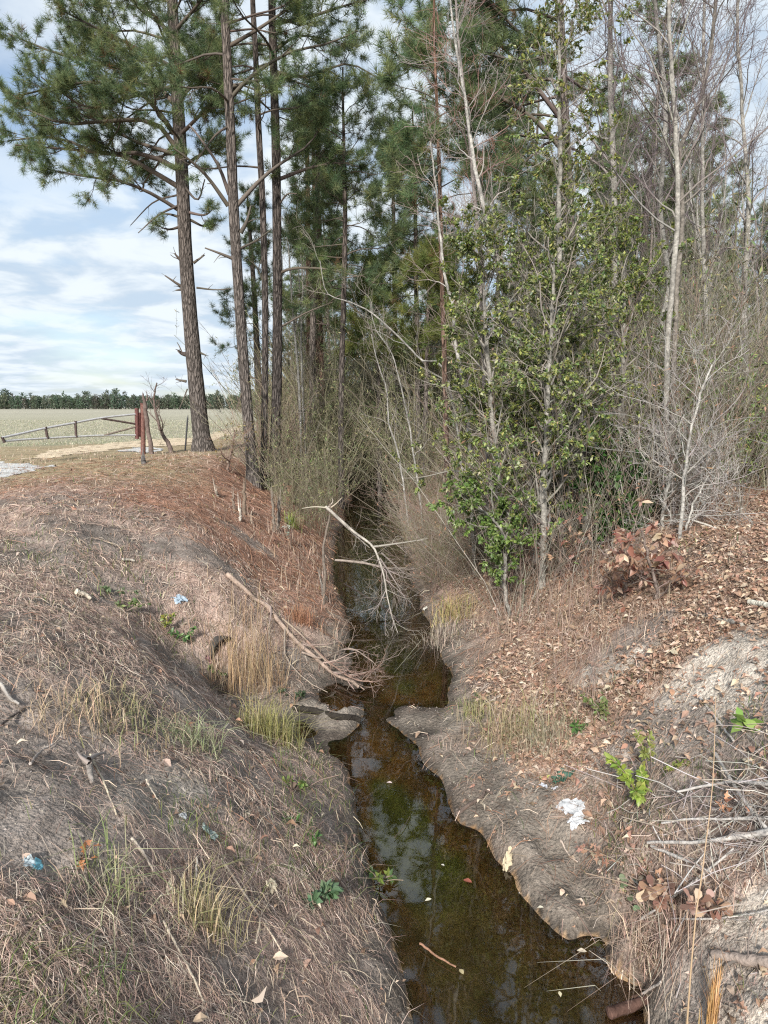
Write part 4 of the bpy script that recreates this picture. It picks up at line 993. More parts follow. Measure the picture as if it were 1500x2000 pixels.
nz = needle_zone(x + (fbm(x, y, 8, 3) - .5) * 1.5, y); ok = dry(x, y) & (rng.random(len(x)) < np.clip(nz * 1.1 + .05 + .35 * leaf_zone(x, y), 0, 1) * (1 - .7 * bare_mask(x, y)))
g = G(); s_ = np.clip(r / 6, .8, 3)[ok]
strands(g, x[ok], y[ok], .15 * s_ ** .3, .0026 * s_, NDL, .02, .12, .10)
tag(g.build('pine_needle_litter', M_straw), 'red brown fallen pine needles on the banks', 'needle litter', kind='stuff')
x, y, r = polar(330000, 2.0, 18)
lz = np.maximum(leaf_zone(x, y), .25 * sstep(.6, 1.6, x)); cl = fbm(x * 1.8, y * 1.8, 95, 3)
ok = dry(x, y, .02) & (rng.random(len(x)) < np.clip(lz * (.25 + 2.0 * (cl - .35)), 0, 1) * (1 - .6 * bare_mask(x, y)) * np.where(ground(x, y) < WZ + .12, .15, 1) + .004)
x, y, r = x[ok], y[ok], r[ok]; m = len(x)
th = rng.uniform(0, 6.283, m); d = np.stack([np.cos(th), np.sin(th), rng.normal(size=m) * .35], 1)
nr = unit(rng.normal(size=(m, 3)) * .6 + np.array([0, 0, 1])); X_ = unit(np.cross(d, nr)); Z_ = unit(np.cross(X_, unit(d)))
sc = .040 * (.45 + 1.3 * rng.random(m) ** 1.8) * np.clip(r / 8, 1, 1.6)
g = G(); q = rng.random(m) < .2
for msk, tp in ((q, OAKL), (~q, LEAF6)):
    g.scatter(tp[0] * np.array([1.15, 1, 2.6]), tp[1], np.stack([x, y, ground(x, y) + .012 + rng.uniform(0, .03, m)], 1)[msk], X_[msk], unit(d)[msk], Z_[msk], sc[msk], palette(LEV, msk.sum(), .25, .05))
tag(g.build('fallen_leaves', M_leafd, smooth=False), 'fallen brown leaves over the right bank', 'fallen leaves', kind='stuff')
x, y, r = polar(9000, 1.5, 12); ok = dry(x, y) & (rng.random(len(x)) < (1 - .8 * needle_zone(x, y)) * (1 - .5 * leaf_zone(x, y)) * (1 - .6 * bare_mask(x, y)))
g = G(); s_ = np.clip(r / 5, .6, 2)[ok]
strands(g, x[ok], y[ok], .12 * s_ ** .3, .0042 * s_, [(.60, .50, .38), (.50, .40, .30), (.42, .31, .23), (.34, .27, .22), (.16, .12, .10)], .035, .18, .15)
tag(g.build('dead_stem_litter', M_straw), 'pale broken weed stems scattered over the near banks', 'stem litter', kind='stuff')
# standing dry and green grass
def blades(g, x, y, H, wd, cols, lean=.6, p=None, a=.3, z=None, aim=None):
    m = len(x); z = ground(x, y) if z is None else z; H = H * rng.uniform(.35, 1.2, m)
    th = rng.uniform(0, 6.283, m); ln = np.abs(rng.normal(size=m)) * lean
    dx = np.stack([np.cos(th) * ln, np.sin(th) * ln], 1)
    if aim is not None: dx = dx * .35 + aim * ln[:, None]
    b = np.stack([x, y, z - .01], 1)
    q1 = b + np.stack([dx[:, 0] * .35, dx[:, 1] * .35, np.ones(m) * .55], 1) * H[:, None]
    q2 = b + np.stack([dx[:, 0] * 1.0, dx[:, 1] * 1.0, np.ones(m) * .95 - .3 * ln], 1) * H[:, None]
    sd = np.stack([-np.sin(th), np.cos(th), np.zeros(m)], 1) * (wd * rng.uniform(.6, 1.4, m))[:, None] / 2
    V = np.stack([b - sd, b + sd, q1 + sd * .8, q1 - sd * .8, q2 + sd * .15, q2 - sd * .15], 1).reshape(-1, 3)
    f = np.array([[0, 1, 2, 3], [3, 2, 4, 5]]); Fc = (f[None] + (np.arange(m) * 6)[:, None, None]).reshape(-1, 4)
    g.add(V, Fc, np.repeat(palette(cols, m, a, .06, p), 6, 0))
x, y, r = polar(110000, 1.5, 30)
cl = fbm(x * 1.5 + 9, y * 1.5, 101, 4)
ok = dry(x, y, .05) & (rng.random(len(x)) < np.clip((cl - .42) * 4, .04, 1) * (1 - .9 * bare_mask(x, y)) * (1 - .75 * needle_zone(x, y)))
g = G(); s_ = np.clip(r / 5, .8, 3.5)[ok]
blades(g, x[ok], y[ok], .085 * s_ ** .2, .003 * s_, STR[:4] + [(.22, .22, .11)], 1.3)
tag(g.build('dry_grass', M_straw), 'short dry grass standing in patches on the banks', 'dry grass', kind='stuff')
x, y, r = polar(60000, 3, 20); gm = np.zeros(len(x))
for px, py, rx, ry in [(1090, 1200, .7, .6), (960, 1200, .35, .7), (1180, 1260, .5, .4), (880, 1120, .3, .9), (1000, 1420, .35, .25), (1120, 1390, .3, .25), (600, 1150, .4, .5), (560, 1060, .6, .8), (490, 1280, .3, .3), (1310, 1860, .2, .2), (840, 1250, .15, .5), (640, 1240, .2, .5), (700, 1330, .1, .1)]:
    gm = np.maximum(gm, blob(x, y, px, py, rx, ry, 0, .6, int(px), .8))
ok = dry(x, y, .01) & (rng.random(len(x)) < gm * .7)
g = G(); s_ = np.clip(r / 6, .8, 3)[ok]
blades(g, x[ok], y[ok], .30 * s_ ** .2, .0034 * s_, [(.46, .36, .27), (.36, .27, .205), (.28, .21, .17), (.54, .46, .37), (.38, .25, .18)], .75)
tag(g.build('tall_dry_grass', M_straw), 'tall dead grass and stems along the foot of both banks', 'dry grass', kind='stuff')
x, y, r = polar(60000, 1.6, 20)
gm = np.zeros(len(x))
for px, py, rx, ry in [(150, 1085, .5, .25), (330, 1220, .5, .22), (230, 1150, .5, .2), (60, 1080, .4, .2), (600, 1520, .18, .35), (590, 1620, .12, .3), (640, 1500, .15, .2), (1240, 1540, .16, .2), (1160, 1400, .2, .12), (1370, 1060, .3, .2),
                       (1290, 1100, .15, .15), (1480, 1420, .2, .2), (1240, 1640, .1, .15), (430, 1650, .2, .1), (880, 1190, .15, .4), (130, 1950, .2, .1), (930, 1390, .15, .12), (700, 1720, .1, .12)]:
    gm = np.maximum(gm, blob(x, y, px, py, rx * 1.3, ry * 1.6, 0, .6, int(px), .8))
ok = dry(x, y, .02) & (rng.random(len(x)) < gm * .8 + .012)
g = G(); s_ = np.clip(r / 5, .8, 3)[ok]
blades(g, x[ok], y[ok], .10 * s_ ** .2, .0045 * s_, [(.12, .18, .05), (.19, .23, .07), (.08, .13, .045), (.25, .25, .10)], 1.0)
tag(g.build('green_weeds', M_leafg), 'green weeds sprouting in patches on the banks', 'weeds', kind='stuff')
# crumbs of soil and grit
x, y, r = polar(42000, 1.6, 11); ok = (ground(x, y) > WZ - .01); x, y, r = x[ok], y[ok], r[ok]; m = len(x)
OCT = (np.array([[1, 0, 0], [0, 1, .1], [-1, .2, 0], [0, -1, 0], [.1, 0, .8], [0, 0, -.6]]), np.array([[0, 1, 4], [1, 2, 4], [2, 3, 4], [3, 0, 4]]))
g = G(); a_, b_, c_ = frames(rng.normal(size=(m, 3)) * .3 + np.array([0, 0, 1.])); sc = (.0028 + .006 * rng.random(m) ** 4) * np.clip(r / 4, .8, 2)
hh = ground(x, y); wetc = (hh < WZ + .08)[:, None]
g.scatter(OCT[0], OCT[1], np.stack([x, y, hh], 1), a_, b_, c_, np.stack([sc, sc * rng.uniform(.6, 1.3, m), sc * rng.uniform(.5, 1, m)], 1), palette([C_grey * 1.1, C_straw * .8, C_sand * .8, C_dark], m, .25) * np.where(wetc, .7, 1))
tag(g.build('soil_crumbs', M_ground, smooth=False), 'crumbs of soil and grit on the bare ground', 'soil crumbs', kind='stuff')
# stubble and winter weeds in the field
x = rng.uniform(-1, 1, 60000); yy = np.exp(rng.uniform(math.log(21), math.log(70), 60000)); x = -.40 * yy + x * .26 * yy; x = np.minimum(x, -4.6)
ok = (yy > np.maximum(25.5 + .55 * (x + 8), 21.5)); x, yy = x[ok], yy[ok]
g = G(); blades(g, x, yy, .075, .0004 * yy, [(.46, .42, .32), (.38, .35, .25), (.24, .28, .15), (.54, .50, .41)], 1.0)
tag(g.build('field_stubble', M_straw), 'pale stubble and green weeds across the field', 'stubble', kind='stuff')

# ------------------------------------------------------------------ gate, posts, small trees by the field
PY = 19.05
def pw(px, py, Y): return at_y(px, py, Y)
def cyl(name, a, b, r, col, m, parent, base, sides=12, r2=None, n=2):
    g = G(); a = np.array(a); b = np.array(b)
    P = a + (b - a) * np.linspace(0, 1, n)[:, None]
    g.tube(P, np.linspace(r, r if r2 is None else r2, n), col, sides)
    for e_, rr, s in ((a, r, 0), (b, r if r2 is None else r2, 1)):
        U = unit(np.cross(b - a, [.1, .2, 1.0] if abs((b - a)[2]) < .9 * np.linalg.norm(b - a) else [1., .2, .1])); W_ = np.cross(unit(b - a), U)
        t = np.arange(sides) * 2 * math.pi / sides
        ring = e_ + rr * (np.cos(t)[:, None] * U + np.sin(t)[:, None] * W_)
        idx = np.arange(sides)[None]
        g.add(ring, idx if s else idx[:, ::-1], col)
    return g.build(name, m, parent, base)
RST = (.13, .055, .05); GAL = (.42, .42, .43); DKR = (.085, .06, .055)
pb = gpix(279, 888)
e = empty('gate_post', pb, 'round red brown steel post holding the hinged end of the pipe gate', 'post')
cyl('post', pb - [0, 0, .2], pw(279, 790, pb[1]), .066, np.array((.17, .085, .07)), M_rust, e, pb)
cyl('cap', pw(279, 790, pb[1]), pw(279, 787.5, pb[1]), .072, np.array((.12, .05, .04)), M_rust, e, pb)
for zz_ in (808, 838): cyl('hinge_pin', pw(279, zz_, pb[1]), pw(271, zz_, pb[1]), .02, np.array(DKR), M_rust, e, pb)
Yr, Yl = pb[1] - .1, 15.4
def gp(px, py): return pw(px, py, Yr + (Yl - Yr) * (268 - px) / 262.0)
gb0 = gp(268, 857)
e = empty('pipe_gate', gb0, 'low galvanised pipe gate tapering to the left, standing open across the grass', 'gate')
def pipe(name, px_pts, r, col, m, n=10, parent=None):
    g = G(); g.tube(path([gp(a, b) for a, b in px_pts], n), r * .78, np.array(col), 10); return g.build(name, m, parent or e, gb0)
pipe('top_rail', [(265, 809), (200, 816), (140, 827), (90, 836), (45, 846), (3, 855)], .034, GAL, M_metal, 14)
pipe('bottom_rail', [(265, 850), (200, 850.5), (145, 853), (92, 856), (40, 859), (6, 862)], .032, (.48, .48, .48), M_metal, 14)
up_ = cyl('hinge_upright', gp(268, 857), gp(267, 797), .055, np.array(RST), M_rust, e, gb0)
cyl('hinge_upright', gp(272.5, 853), gp(272, 806), .04, np.array(RST) * 1.2, M_rust, e, gb0)
for a, b in [((147, 822), (149, 855)), ((89, 834), (93, 857)), ((4, 854), (9, 864))]: cyl('upright', gp(*a), gp(*b), .032, np.array(DKR), M_rust, e, gb0)
cyl('brace', gp(197, 817), gp(264, 828), .026, np.array(DKR) * 1.3, M_rust, e, gb0)
cyl('brace', gp(200, 851), gp(264, 834), .024, np.array((.22, .18, .15)), M_rust, e, gb0)
def broken_post(label, foot, top, wpx, col, name='wooden_post'):
    b = gpix(*foot); Y = b[1]; t = pw(top[0], top[1], Y)
    g = G(); n = 16; a0 = b - np.array([0, 0, .15]); P = a0 + (t - a0) * np.linspace(0, 1, n)[:, None]
    P[1:] += rng.normal(size=(n - 1, 3)) * .008
    r = px_size(wpx / 2, Y) * (1 + rng.normal(size=n) * .07) * np.linspace(1.15, .85, n); r[-2] *= .75; r[-1] *= .3
    g.tube(P, r, np.array(col), 9, np.array(col) * .8)
    for k in range(5):                   # splinters at the snapped end
        q = P[-3] + rng.normal(size=3) * r[0] * .5
        g.tube([q, q + (t - P[0]) / np.linalg.norm(t - P[0]) * rng.uniform(.06, .28)], [r[0] * .3, .003], np.array(col) * 1.3, 4)
    return tag(g.build(name, M_wood, loc=b), label, 'post' if 'post' in name else 'stump')
broken_post('leaning weathered wooden post with a splintered top beside the steel gate post', (297, 887), (279, 768), 8.5, (.17, .13, .115))
broken_post('short ragged grey stump on the bank edge in front of the gate post', (281, 906), (280, 893), 10, (.14, .13, .125), 'tree_stump')
b = gpix(360, 881)
e = empty('fence_post', b, 'thin black steel fence post leaning right, beside the stout pine', 'fence post')
cyl('post', b - [0, 0, .2], pw(366.5, 817, b[1]), .026, np.array((.045, .045, .05)), M_metal, e, b, 6)
cyl('tip', pw(366.5, 817, b[1]), pw(367.3, 810, b[1]), .022, np.array((.045, .045, .05)), M_metal, e, b, 6, .006)
bare_tree('small crooked leafless sapling between the broken post and the stout pine', [(334, 884), (326, 865), (313, 845), (306, 815), (300, 790), (298, 765), (302, 748)], [5, 4, 3.2, 2.6, 2, 1.6, 1.2], gpix(334, 884)[1], n1=9, L1=.9, n2=5, L2=.4, n3=3, L3=.2, t0=.2, col=np.array([.17, .13, .115]), tw=np.array([.16, .12, .105]), bk=M_wood)
bare_tree('low twiggy bush of red brown shoots at the foot of the two tall pines', [(448, 925), (447, 900), (455, 870), (462, 840)], [3, 2.5, 2, 1.2], 15.5, n1=14, L1=.9, n2=5, L2=.4, n3=3, L3=.2, t0=.05, col=np.array([.22, .16, .13]), tw=np.array([.24, .17, .135]), name='twiggy_bush', cat='bush', ang=(.4, 1.2), leafy=[(120, .07, [(.30, .24, .10), (.25, .2, .08)], {})])
# cut stems and stakes on the ditch edge
for i, (lab, foot, top, wp, col) in enumerate([
    ('short pale stake driven into the left bank, brightest of the cut stems', (470, 1018), (469, 992), 6, (.50, .46, .40)), ('slim broken stem beside the pale stake', (476, 1005), (478, 945), 7, (.22, .17, .13)),
    ('leaning cut stem left of the canes, first of a close pair', (537, 1040), (531, 958), 6, (.20, .17, .14)), ('bent pale cut stem of the close pair by the canes', (541, 1035), (546, 978), 7, (.28, .24, .20)),
    ('squat sawn pine stump between the canes and the thick dark pine', (566, 985), (564, 948), 24, (.24, .13, .095)), ('thin forked snag on the bank slope below the tall pines', (458, 1000), (455, 962), 5, (.25, .2, .16)),
    ('rotting stub in the bank left of the pale stake', (427, 972), (421, 955), 6, (.32, .27, .22)), ('upright grey snag standing at the left water edge', (640, 1175), (628, 1140), 8, (.19, .17, .15))]):
    broken_post(lab, foot, top, wp, col, 'tree_stump')

# ------------------------------------------------------------------ fallen branches and sticks
def branch(label, pts, r0, r1, col, name='fallen_branch', n1=0, L1=.5, n2=3, sides=10, t0=.2, m=M_wood, tw=None, forks=(), cat='branch', group=None, bias=None, ang=(.4, 1.0)):
    P = path(pts, 22); Lp = np.linalg.norm(np.diff(P, axis=0), axis=1).sum(); jj = rng.normal(size=(22, 3)) * min(r0 * .3, Lp * .008)
    jj[1:-1] = (jj[:-2] + jj[1:-1] * 2 + jj[2:]) / 4; P[1:-1] += jj[1:-1]
    b = P[0].copy(); e = empty(name, b, label, cat, group)
    Rr = np.linspace(r0, r1, 22) * (1 + np.interp(np.arange(22), [0, 4, 9, 13, 18, 21], rng.normal(size=6)) * .10)
    g = G(); g.tube(P, Rr, np.array(col), sides, np.array(col) * .95)
    g.tube([P[0] - unit(P[1] - P[0]) * r0 * .3, P[0] - unit(P[1] - P[0]) * r0 * .28, P[0]], [.0003, r0 * .8, Rr[0]], np.array(col) * 1.2, sides)
    g.tube([P[-1] + unit(P[-1] - P[-2]) * r1 * .3, P[-1] + unit(P[-1] - P[-2]) * r1 * .28, P[-1]], [.0003, r1 * .8, Rr[-1]], np.array(col) * 1.2, sides)
    g.build('stem', m, e, b)
    tw = np.array(col if tw is None else tw)
    if n1 or forks:
        g = G()
        A = [(path(f, 8), r) for f, r in forks]
        Pk = np.array([a[0] for a in A]); 
        if len(A): Rk = np.array([a[1] for a in A])[:, None] * np.linspace(1, .3, 8); emit(g, Pk, Rk, tw, None, 6)
        if n1:
            A1, R1, _, _ = kids(P[None], Rr[None], n1, t0, 1, ang, L1, 6, .45, 0, -.2, .3, .45, lt=.3, rmin=.0025, bias=bias); emit(g, A1, R1, tw, None, 4)
            if len(A): A1 = np.concatenate([A1, path_batch(Pk, 6)]); R1 = np.concatenate([R1, Rk[:, :6]])
            A2, R2, _, _ = kids(A1, R1, n2, .15, 1, (.3, .9), L1 * .55, 4, .4, 0, -.1, .5, .5, rmin=.0018); emit(g, A2, R2, tw)
            A3, R3, _, _ = kids(A2, R2, 2, .2, 1, (.3, .9), L1 * .25, 3, .4, 0, 0, .6, .6, rmin=.0014); emit(g, A3, R3, tw)
        g.build('twigs', M_twig, e, b)
    return e
def path_batch(P, k): return np.array([path(list(p), k) for p in P])
def gl(pts, lift=.02):          # points lying on the ground
    return [gpix(a, b) + np.array([0, 0, lift]) for a, b in pts]
BW = (.36, .33, .29)
Yw = 9.2
main_w = [pw(636, 990, Yw), pw(668, 1018, Yw - .05), pw(700, 1045, 9.0), pw(728, 1068, 8.85), pw(740, 1095, 8.7), pw(750, 1130, 8.5), pw(758, 1170, 8.3), pw(766, 1205, 8.1), pw(777, 1236, 7.95)]
branch('long white barked broken branch hanging from a stub down over the dark water', main_w, .022, .005, BW, n1=12, L1=.6, n2=4, t0=.45, tw=(.33, .29, .26),
       forks=[([pw(655, 1008, 9.15), pw(690, 1042, 9.1), pw(722, 1070, 9.0)], .014), ([pw(728, 1068, 8.85), pw(745, 1066, 8.8), pw(800, 1058, 8.9), pw(835, 1052, 9.0)], .016),
              ([pw(742, 1090, 8.75), pw(765, 1125, 8.8), pw(795, 1175, 8.9)], .012), ([pw(745, 1080, 8.75), pw(790, 1120, 9.0), pw(820, 1135, 9.2)], .012), ([pw(755, 1150, 8.4), pw(740, 1180, 8.4), pw(722, 1200, 8.5)], .008),
              ([pw(760, 1195, 8.2), pw(780, 1218, 8.3), pw(795, 1222, 8.3)], .007), ([pw(770, 1212, 8.05), pw(765, 1232, 8.0)], .006)])
b = gpix(632, 1182)
st = branch('leaning grey stem whose snapped top still carries the white branch', [b - [0, 0, .05], pw(634, 1120, b[1] + .1), pw(632, 1065, Yw - .1), pw(642, 1020, Yw), pw(645, 985, Yw)], .022, .017, (.17, .14, .115), name='snapped_sapling', cat='sapling',
            forks=[([pw(645, 992, Yw), pw(655, 985, Yw), pw(668, 972, Yw)], .012), ([pw(640, 992, Yw), pw(615, 990, Yw - .1), pw(590, 993, Yw - .2)], .014), ([pw(642, 990, Yw), pw(650, 980, Yw), pw(648, 972, Yw)], .012)], tw=(.45, .38, .31))
branch('slanting pale branch lying across the ditch below the white one', [pw(655, 1094, 9.4), pw(700, 1098, 9.3), pw(760, 1110, 9.2), pw(800, 1112, 9.3), pw(850, 1107, 9.6)], .017, .009, (.26, .22, .19), n1=9, L1=.6, n2=3, tw=(.28, .24, .21))
branch('thin dark stick standing out of the water under the white branch', [gpix(795, 1218) - [0, 0, .1], pw(760, 1195, 8.6), pw(715, 1165, 8.9), pw(672, 1140, 9.2)], .016, .01, (.05, .04, .035), n1=4, L1=.3, n2=2, tw=(.06, .05, .045))
branch('long peeled branch lying down the left bank to the water', gl([(445, 1130), (470, 1152), (500, 1180), (520, 1190), (545, 1222), (575, 1255), (610, 1290), (650, 1322), (700, 1350)], .045), .030, .014, (.34, .26, .21), n1=8, L1=.5, n2=3, t0=.5, tw=(.32, .25, .21),
       forks=[(gl([(518, 1188), (529, 1196), (528, 1222), (520, 1252)], .06), .012), (gl([(557, 1238), (556, 1275), (562, 1300), (600, 1340), (640, 1362)], .05), .011), (gl([(552, 1222), (590, 1255), (620, 1290), (650, 1318)], .08), .012)])
branch('second bare branch of the brushwood where the left bank meets the water', gl([(590, 1290), (630, 1300), (680, 1280), (720, 1300), (735, 1315)], .08), .012, .004, (.30, .24, .2), n1=8, L1=.4, n2=3, tw=(.28, .22, .19), group=None)
branch('tangle of thin red brown twigs reaching from the left bank over the bright water', gl([(600, 1270), (640, 1310), (690, 1345), (728, 1352)], .10), .014, .005, (.25, .17, .135), n1=16, L1=.42, n2=4, tw=(.26, .18, .15), t0=.2)
branch('black sodden log lying at the mouth of the side pool', gl([(576, 1386), (620, 1394), (660, 1402), (702, 1410)], .015), .032, .024, (.035, .03, .025), name='sunken_log', cat='log', forks=[(gl([(596, 1390), (590, 1384)], .03), .012)])
branch('split brown log with a reddish broken face at the bottom right waterside', gl([(1190, 1988), (1225, 1976), (1262, 1962)], .02), .027, .02, (.085, .05, .04), name='fallen_log', cat='log', forks=[(gl([(1235, 1965), (1250, 1958)], .04), .01)])
branch('thick lichen grey branch with peeled pink patches at the right frame edge', gl([(1392, 1880), (1430, 1886), (1470, 1893), (1530, 1898)], .03), .018, .024, (.28, .23, .2), forks=[(gl([(1440, 1888), (1415, 1905), (1385, 1960)], .03), .008)], tw=(.12, .10, .09))
branch('half buried root snaking out of the mud flat', gl([(892, 1592), (915, 1576), (940, 1560), (948, 1548), (960, 1552)], .012), .014, .010, (.13, .10, .085), name='exposed_root', cat='root', forks=[(gl([(905, 1583), (890, 1572), (876, 1560)], .01), .005), (gl([(925, 1566), (930, 1585), (925, 1600)], .01), .004)])
branch('driftwood fragment half sunk in leaves in front of the bare sandy patch', gl([(1365, 1206), (1395, 1210), (1420, 1218), (1450, 1224)], .015), .030, .018, (.28, .26, .23), name='driftwood', cat='driftwood')
branch('pale peeled stick poking in from the right above the sandy patch', gl([(1462, 1188), (1490, 1194), (1530, 1202)], .05), .022, .026, (.55, .52, .44))
branch('arched white cane falling from the right bank into the straw', [pw(1352, 1016, 7.6), pw(1395, 1030, 7.4), pw(1440, 1050, 7.2), pw(1474, 1075, 7.0), pw(1482, 1110, 6.7), gpix(1498, 1170)], .012, .006, (.48, .45, .40), n1=5, L1=.3, n2=2)
# brushwood heap at the lower right
SIL = (.42, .395, .37)
for lab, pts, lift, r0, r1, n1, L1 in [
    ('thickest silver grey limb of the brushwood heap, running level to the frame edge', [(1262, 1688), (1320, 1688), (1380, 1685), (1440, 1679), (1510, 1672), (1570, 1668)], .14, .006, .016, 10, .35),
    ('upper white limb of the brushwood heap, forking towards the frame edge', [(1320, 1590), (1370, 1580), (1430, 1573), (1500, 1582), (1560, 1590)], .16, .005, .011, 12, .35),
    ('white limb of the brushwood heap between the thick one and the upper one', [(1290, 1648), (1350, 1640), (1420, 1642), (1500, 1642), (1560, 1650)], .14, .005, .010, 12, .35),
    ('long slanting stick rising from the water edge across the brushwood heap', [(1248, 1828), (1290, 1800), (1345, 1760), (1400, 1715), (1430, 1688)], .10, .006, .005, 6, .2),
    ('grey limb slanting down under the thick one in the brushwood heap', [(1270, 1682), (1320, 1705), (1360, 1722), (1385, 1735)], .10, .008, .006, 5, .25),
    ('grey branch coming down through the brushwood heap from the upper right', [(1395, 1500), (1430, 1560), (1470, 1620), (1520, 1680)], .10, .009, .008, 14, .4),
    ('lowest thin stick of the brushwood heap, lying level over the straw', [(1310, 1812), (1370, 1812), (1440, 1806), (1510, 1795)], .05, .004, .004, 6, .25)]:
    branch(lab, gl(pts, lift * .8), r0, r1, SIL, n1=n1, L1=L1 * .6, n2=3, tw=(.33, .30, .275), name='dead_branch', t0=.35, bias=(0, 0, .2), ang=(.25, .8))
# grey twigs piled in the heap
x0_, y0_ = gpix(1430, 1620)[:2]
g = G(); m = 260; xx = x0_ + rng.normal(size=m) * .30; yy = y0_ + rng.normal(size=m) * .34
th = rng.uniform(0, 6.28, m); Lh = rng.uniform(.1, .45, m); z = ground(xx, yy)
P = np.stack([np.stack([xx, yy, z + rng.uniform(0, .12, m)], 1), np.stack([xx + np.cos(th) * Lh * .5, yy + np.sin(th) * Lh * .5, z + rng.uniform(.02, .12, m)], 1), np.stack([xx + np.cos(th + .12) * Lh, yy + np.sin(th + .12) * Lh, z + rng.uniform(0, .12, m)], 1)], 1)
P[:, 2, 2] = np.maximum(P[:, 2, 2], ground(P[:, 2, 0], P[:, 2, 1])); P[:, 1] = P[:, 1] * .35 + (P[:, 0] + P[:, 2]) * .325; P = P[(ground(P[:, 2, 0], P[:, 2, 1]) > WZ + .12) & (ground(P[:, 0, 0], P[:, 0, 1]) > WZ + .12)]; m = len(P); g.tubes(P, np.full((m, 3), .0022) * rng.uniform(.6, 1.6, (m, 1)), palette([SIL, (.30, .26, .24), (.24, .19, .16), (.40, .34, .29)], m, .2), 4)
tag(g.build('brushwood_twigs', M_twig), 'fine grey twigs matted through the brushwood heap', 'twigs', kind='stuff')
# loose sticks on the banks (photo pixels, both ends)
ST = [((355 // 2, 1480), (228, 1600), .006, (.56, .48, .36), 'pale straight stick with a bend on the grey soil of the near left bank'),
      ((286, 1530), (313, 1573), .005, (.58, .50, .40), 'short pale stick below the small sandy patch on the left bank'),
      ((432, 1685), (556, 1875), .006, (.50, .42, .33), 'long straight stick slanting across the lower left bank'),
      ((258, 1648), (302, 1715), .008, (.46, .39, .32), 'flat strap like dead stem below the left bank middle'),
      ((385, 1683), (382, 1748), .006, (.56, .50, .42), 'short upright looking pale stick, lower left bank'),
      ((130, 1882), (245, 1842), .006, (.52, .44, .34), 'pale stick lying level near the left frame corner'),
      ((2, 1345), (38, 1385), .012, (.36, .33, .30), 'grey stick entering from the left frame edge'), ((50, 1388), (2, 1425), .010, (.12, .10, .09), 'dark stick near the left frame edge below the grey one'),
      ((320, 1810), (400, 1970), .006, (.50, .43, .34), 'long pale stem running down to the bottom of the left bank'), ((150, 1165), (178, 1178), .03, (.50, .44, .36), 'peeled wood fragment on the crest of the left mound'),
      ((240, 1100), (263, 1102), .022, (.40, .36, .31), 'small grey slab of bark in the swale'), ((500, 1850), (520, 1760), .005, (.54, .46, .36), 'thin pale stick upright in the grass near the left water edge'),
      ((1125 + 240, 1367), (1432, 1455), .011, (.44, .41, .38), 'peeled grey forked stick on the upper right slope'), ((1305, 1503), (1350, 1474), .012, (.17, .13, .11), 'dark chunk of bark on the grey soil of the right slope'),
      ((1025, 1500), (1062, 1470), .008, (.34, .28, .23), 'brown stick by the green wrapper'), ((1000, 1370), (1062, 1500), .006, (.40, .30, .24), 'long red brown stem slanting down the right bank'),
      ((1090, 1480), (1170, 1510), .005, (.40, .25, .20), 'thin reddish stick above the green wrapper'), ((1210, 1500), (1227, 1548), .010, (.25, .21, .19), 'stubby dead stem beside the yellow green weed'),
      ((930, 1385), (1010, 1350), .006, (.42, .36, .31), 'thin grey stick crossing the leaf litter near the dam'), ((1095, 1648), (1128, 1690), .008, (.44, .36, .3), 'small stick at the back edge of the mud flat'),
      ((1215, 1975), (1290, 1930), .009, (.40, .36, .33), 'grey branch stub leading down to the split log'), ((1380, 1958), (1440, 1985), .006, (.30, .26, .22), 'short dark stick on the sandy ground at the right bottom'),
      ((820, 1850), (890, 1895), .007, (.26, .15, .10), 'brown stick floating in the shallow brown water'), ((60, 1500), (105, 1460), .008, (.34, .30, .27), 'grey stick on bare soil near the left edge'),
      ((980, 1330), (1075, 1285), .006, (.4, .33, .28), 'slanting dead stem in the leaf litter of the right bank'), ((770, 1640), (800, 1600), .003, (.10, .08, .06), 'fine dark twig floating on the water')]
for (a, b_, r, c, lab) in ST:
    q = gl([a, ((a[0] + b_[0]) / 2 + rng.normal() * 3, (a[1] + b_[1]) / 2 + rng.normal() * 3), b_], r + .012)
    branch(lab, q, r * .9, r * .55, c, name='stick', cat='stick', sides=6)
# twisted root wood on the left mound
branch('knotted grey root wood lying on the bare patch of the left mound', gl([(163, 1490), (175, 1505), (178, 1525), (180, 1540)], .03), .017, .009, (.26, .23, .205), name='root_wood', cat='root wood', forks=[(gl([(175, 1508), (190, 1498), (208, 1494)], .06), .014), (gl([(176, 1512), (160, 1500), (152, 1488)], .05), .012)])

# ------------------------------------------------------------------ bushes, tussocks and leafy sprouts
bare_tree('white leafless shrub with a dense fan of brittle twigs, right of the hollies', [(1290, 1045), (1294, 990), (1300, 930), (1312, 880)], [4, 3.4, 2.8, 2], 7.9, n1=22, L1=1.0, n2=9, L2=.45, n3=5, L3=.22, t0=.1, up=.15, col=WHT, tw=np.array([.42, .395, .37]), name='dead_shrub', cat='dead shrub', ang=(.6, 1.35), r1min=.006)
bare_tree('white leafless shrub stem leaning right over the bare path', [(1328, 1085), (1345, 1010), (1372, 940), (1400, 890)], [2.6, 2.2, 1.8, 1.2], 7.5, n1=14, L1=.7, n2=7, L2=.35, n3=4, L3=.18, t0=.2, up=.1, col=WHT, tw=np.array([.42, .395, .37]), name='dead_shrub', cat='dead shrub', ang=(.6, 1.35))
BRL = [(.34, .19, .13), (.44, .29, .21), (.28, .12, .09), (.54, .40, .30), (.40, .26, .18)]
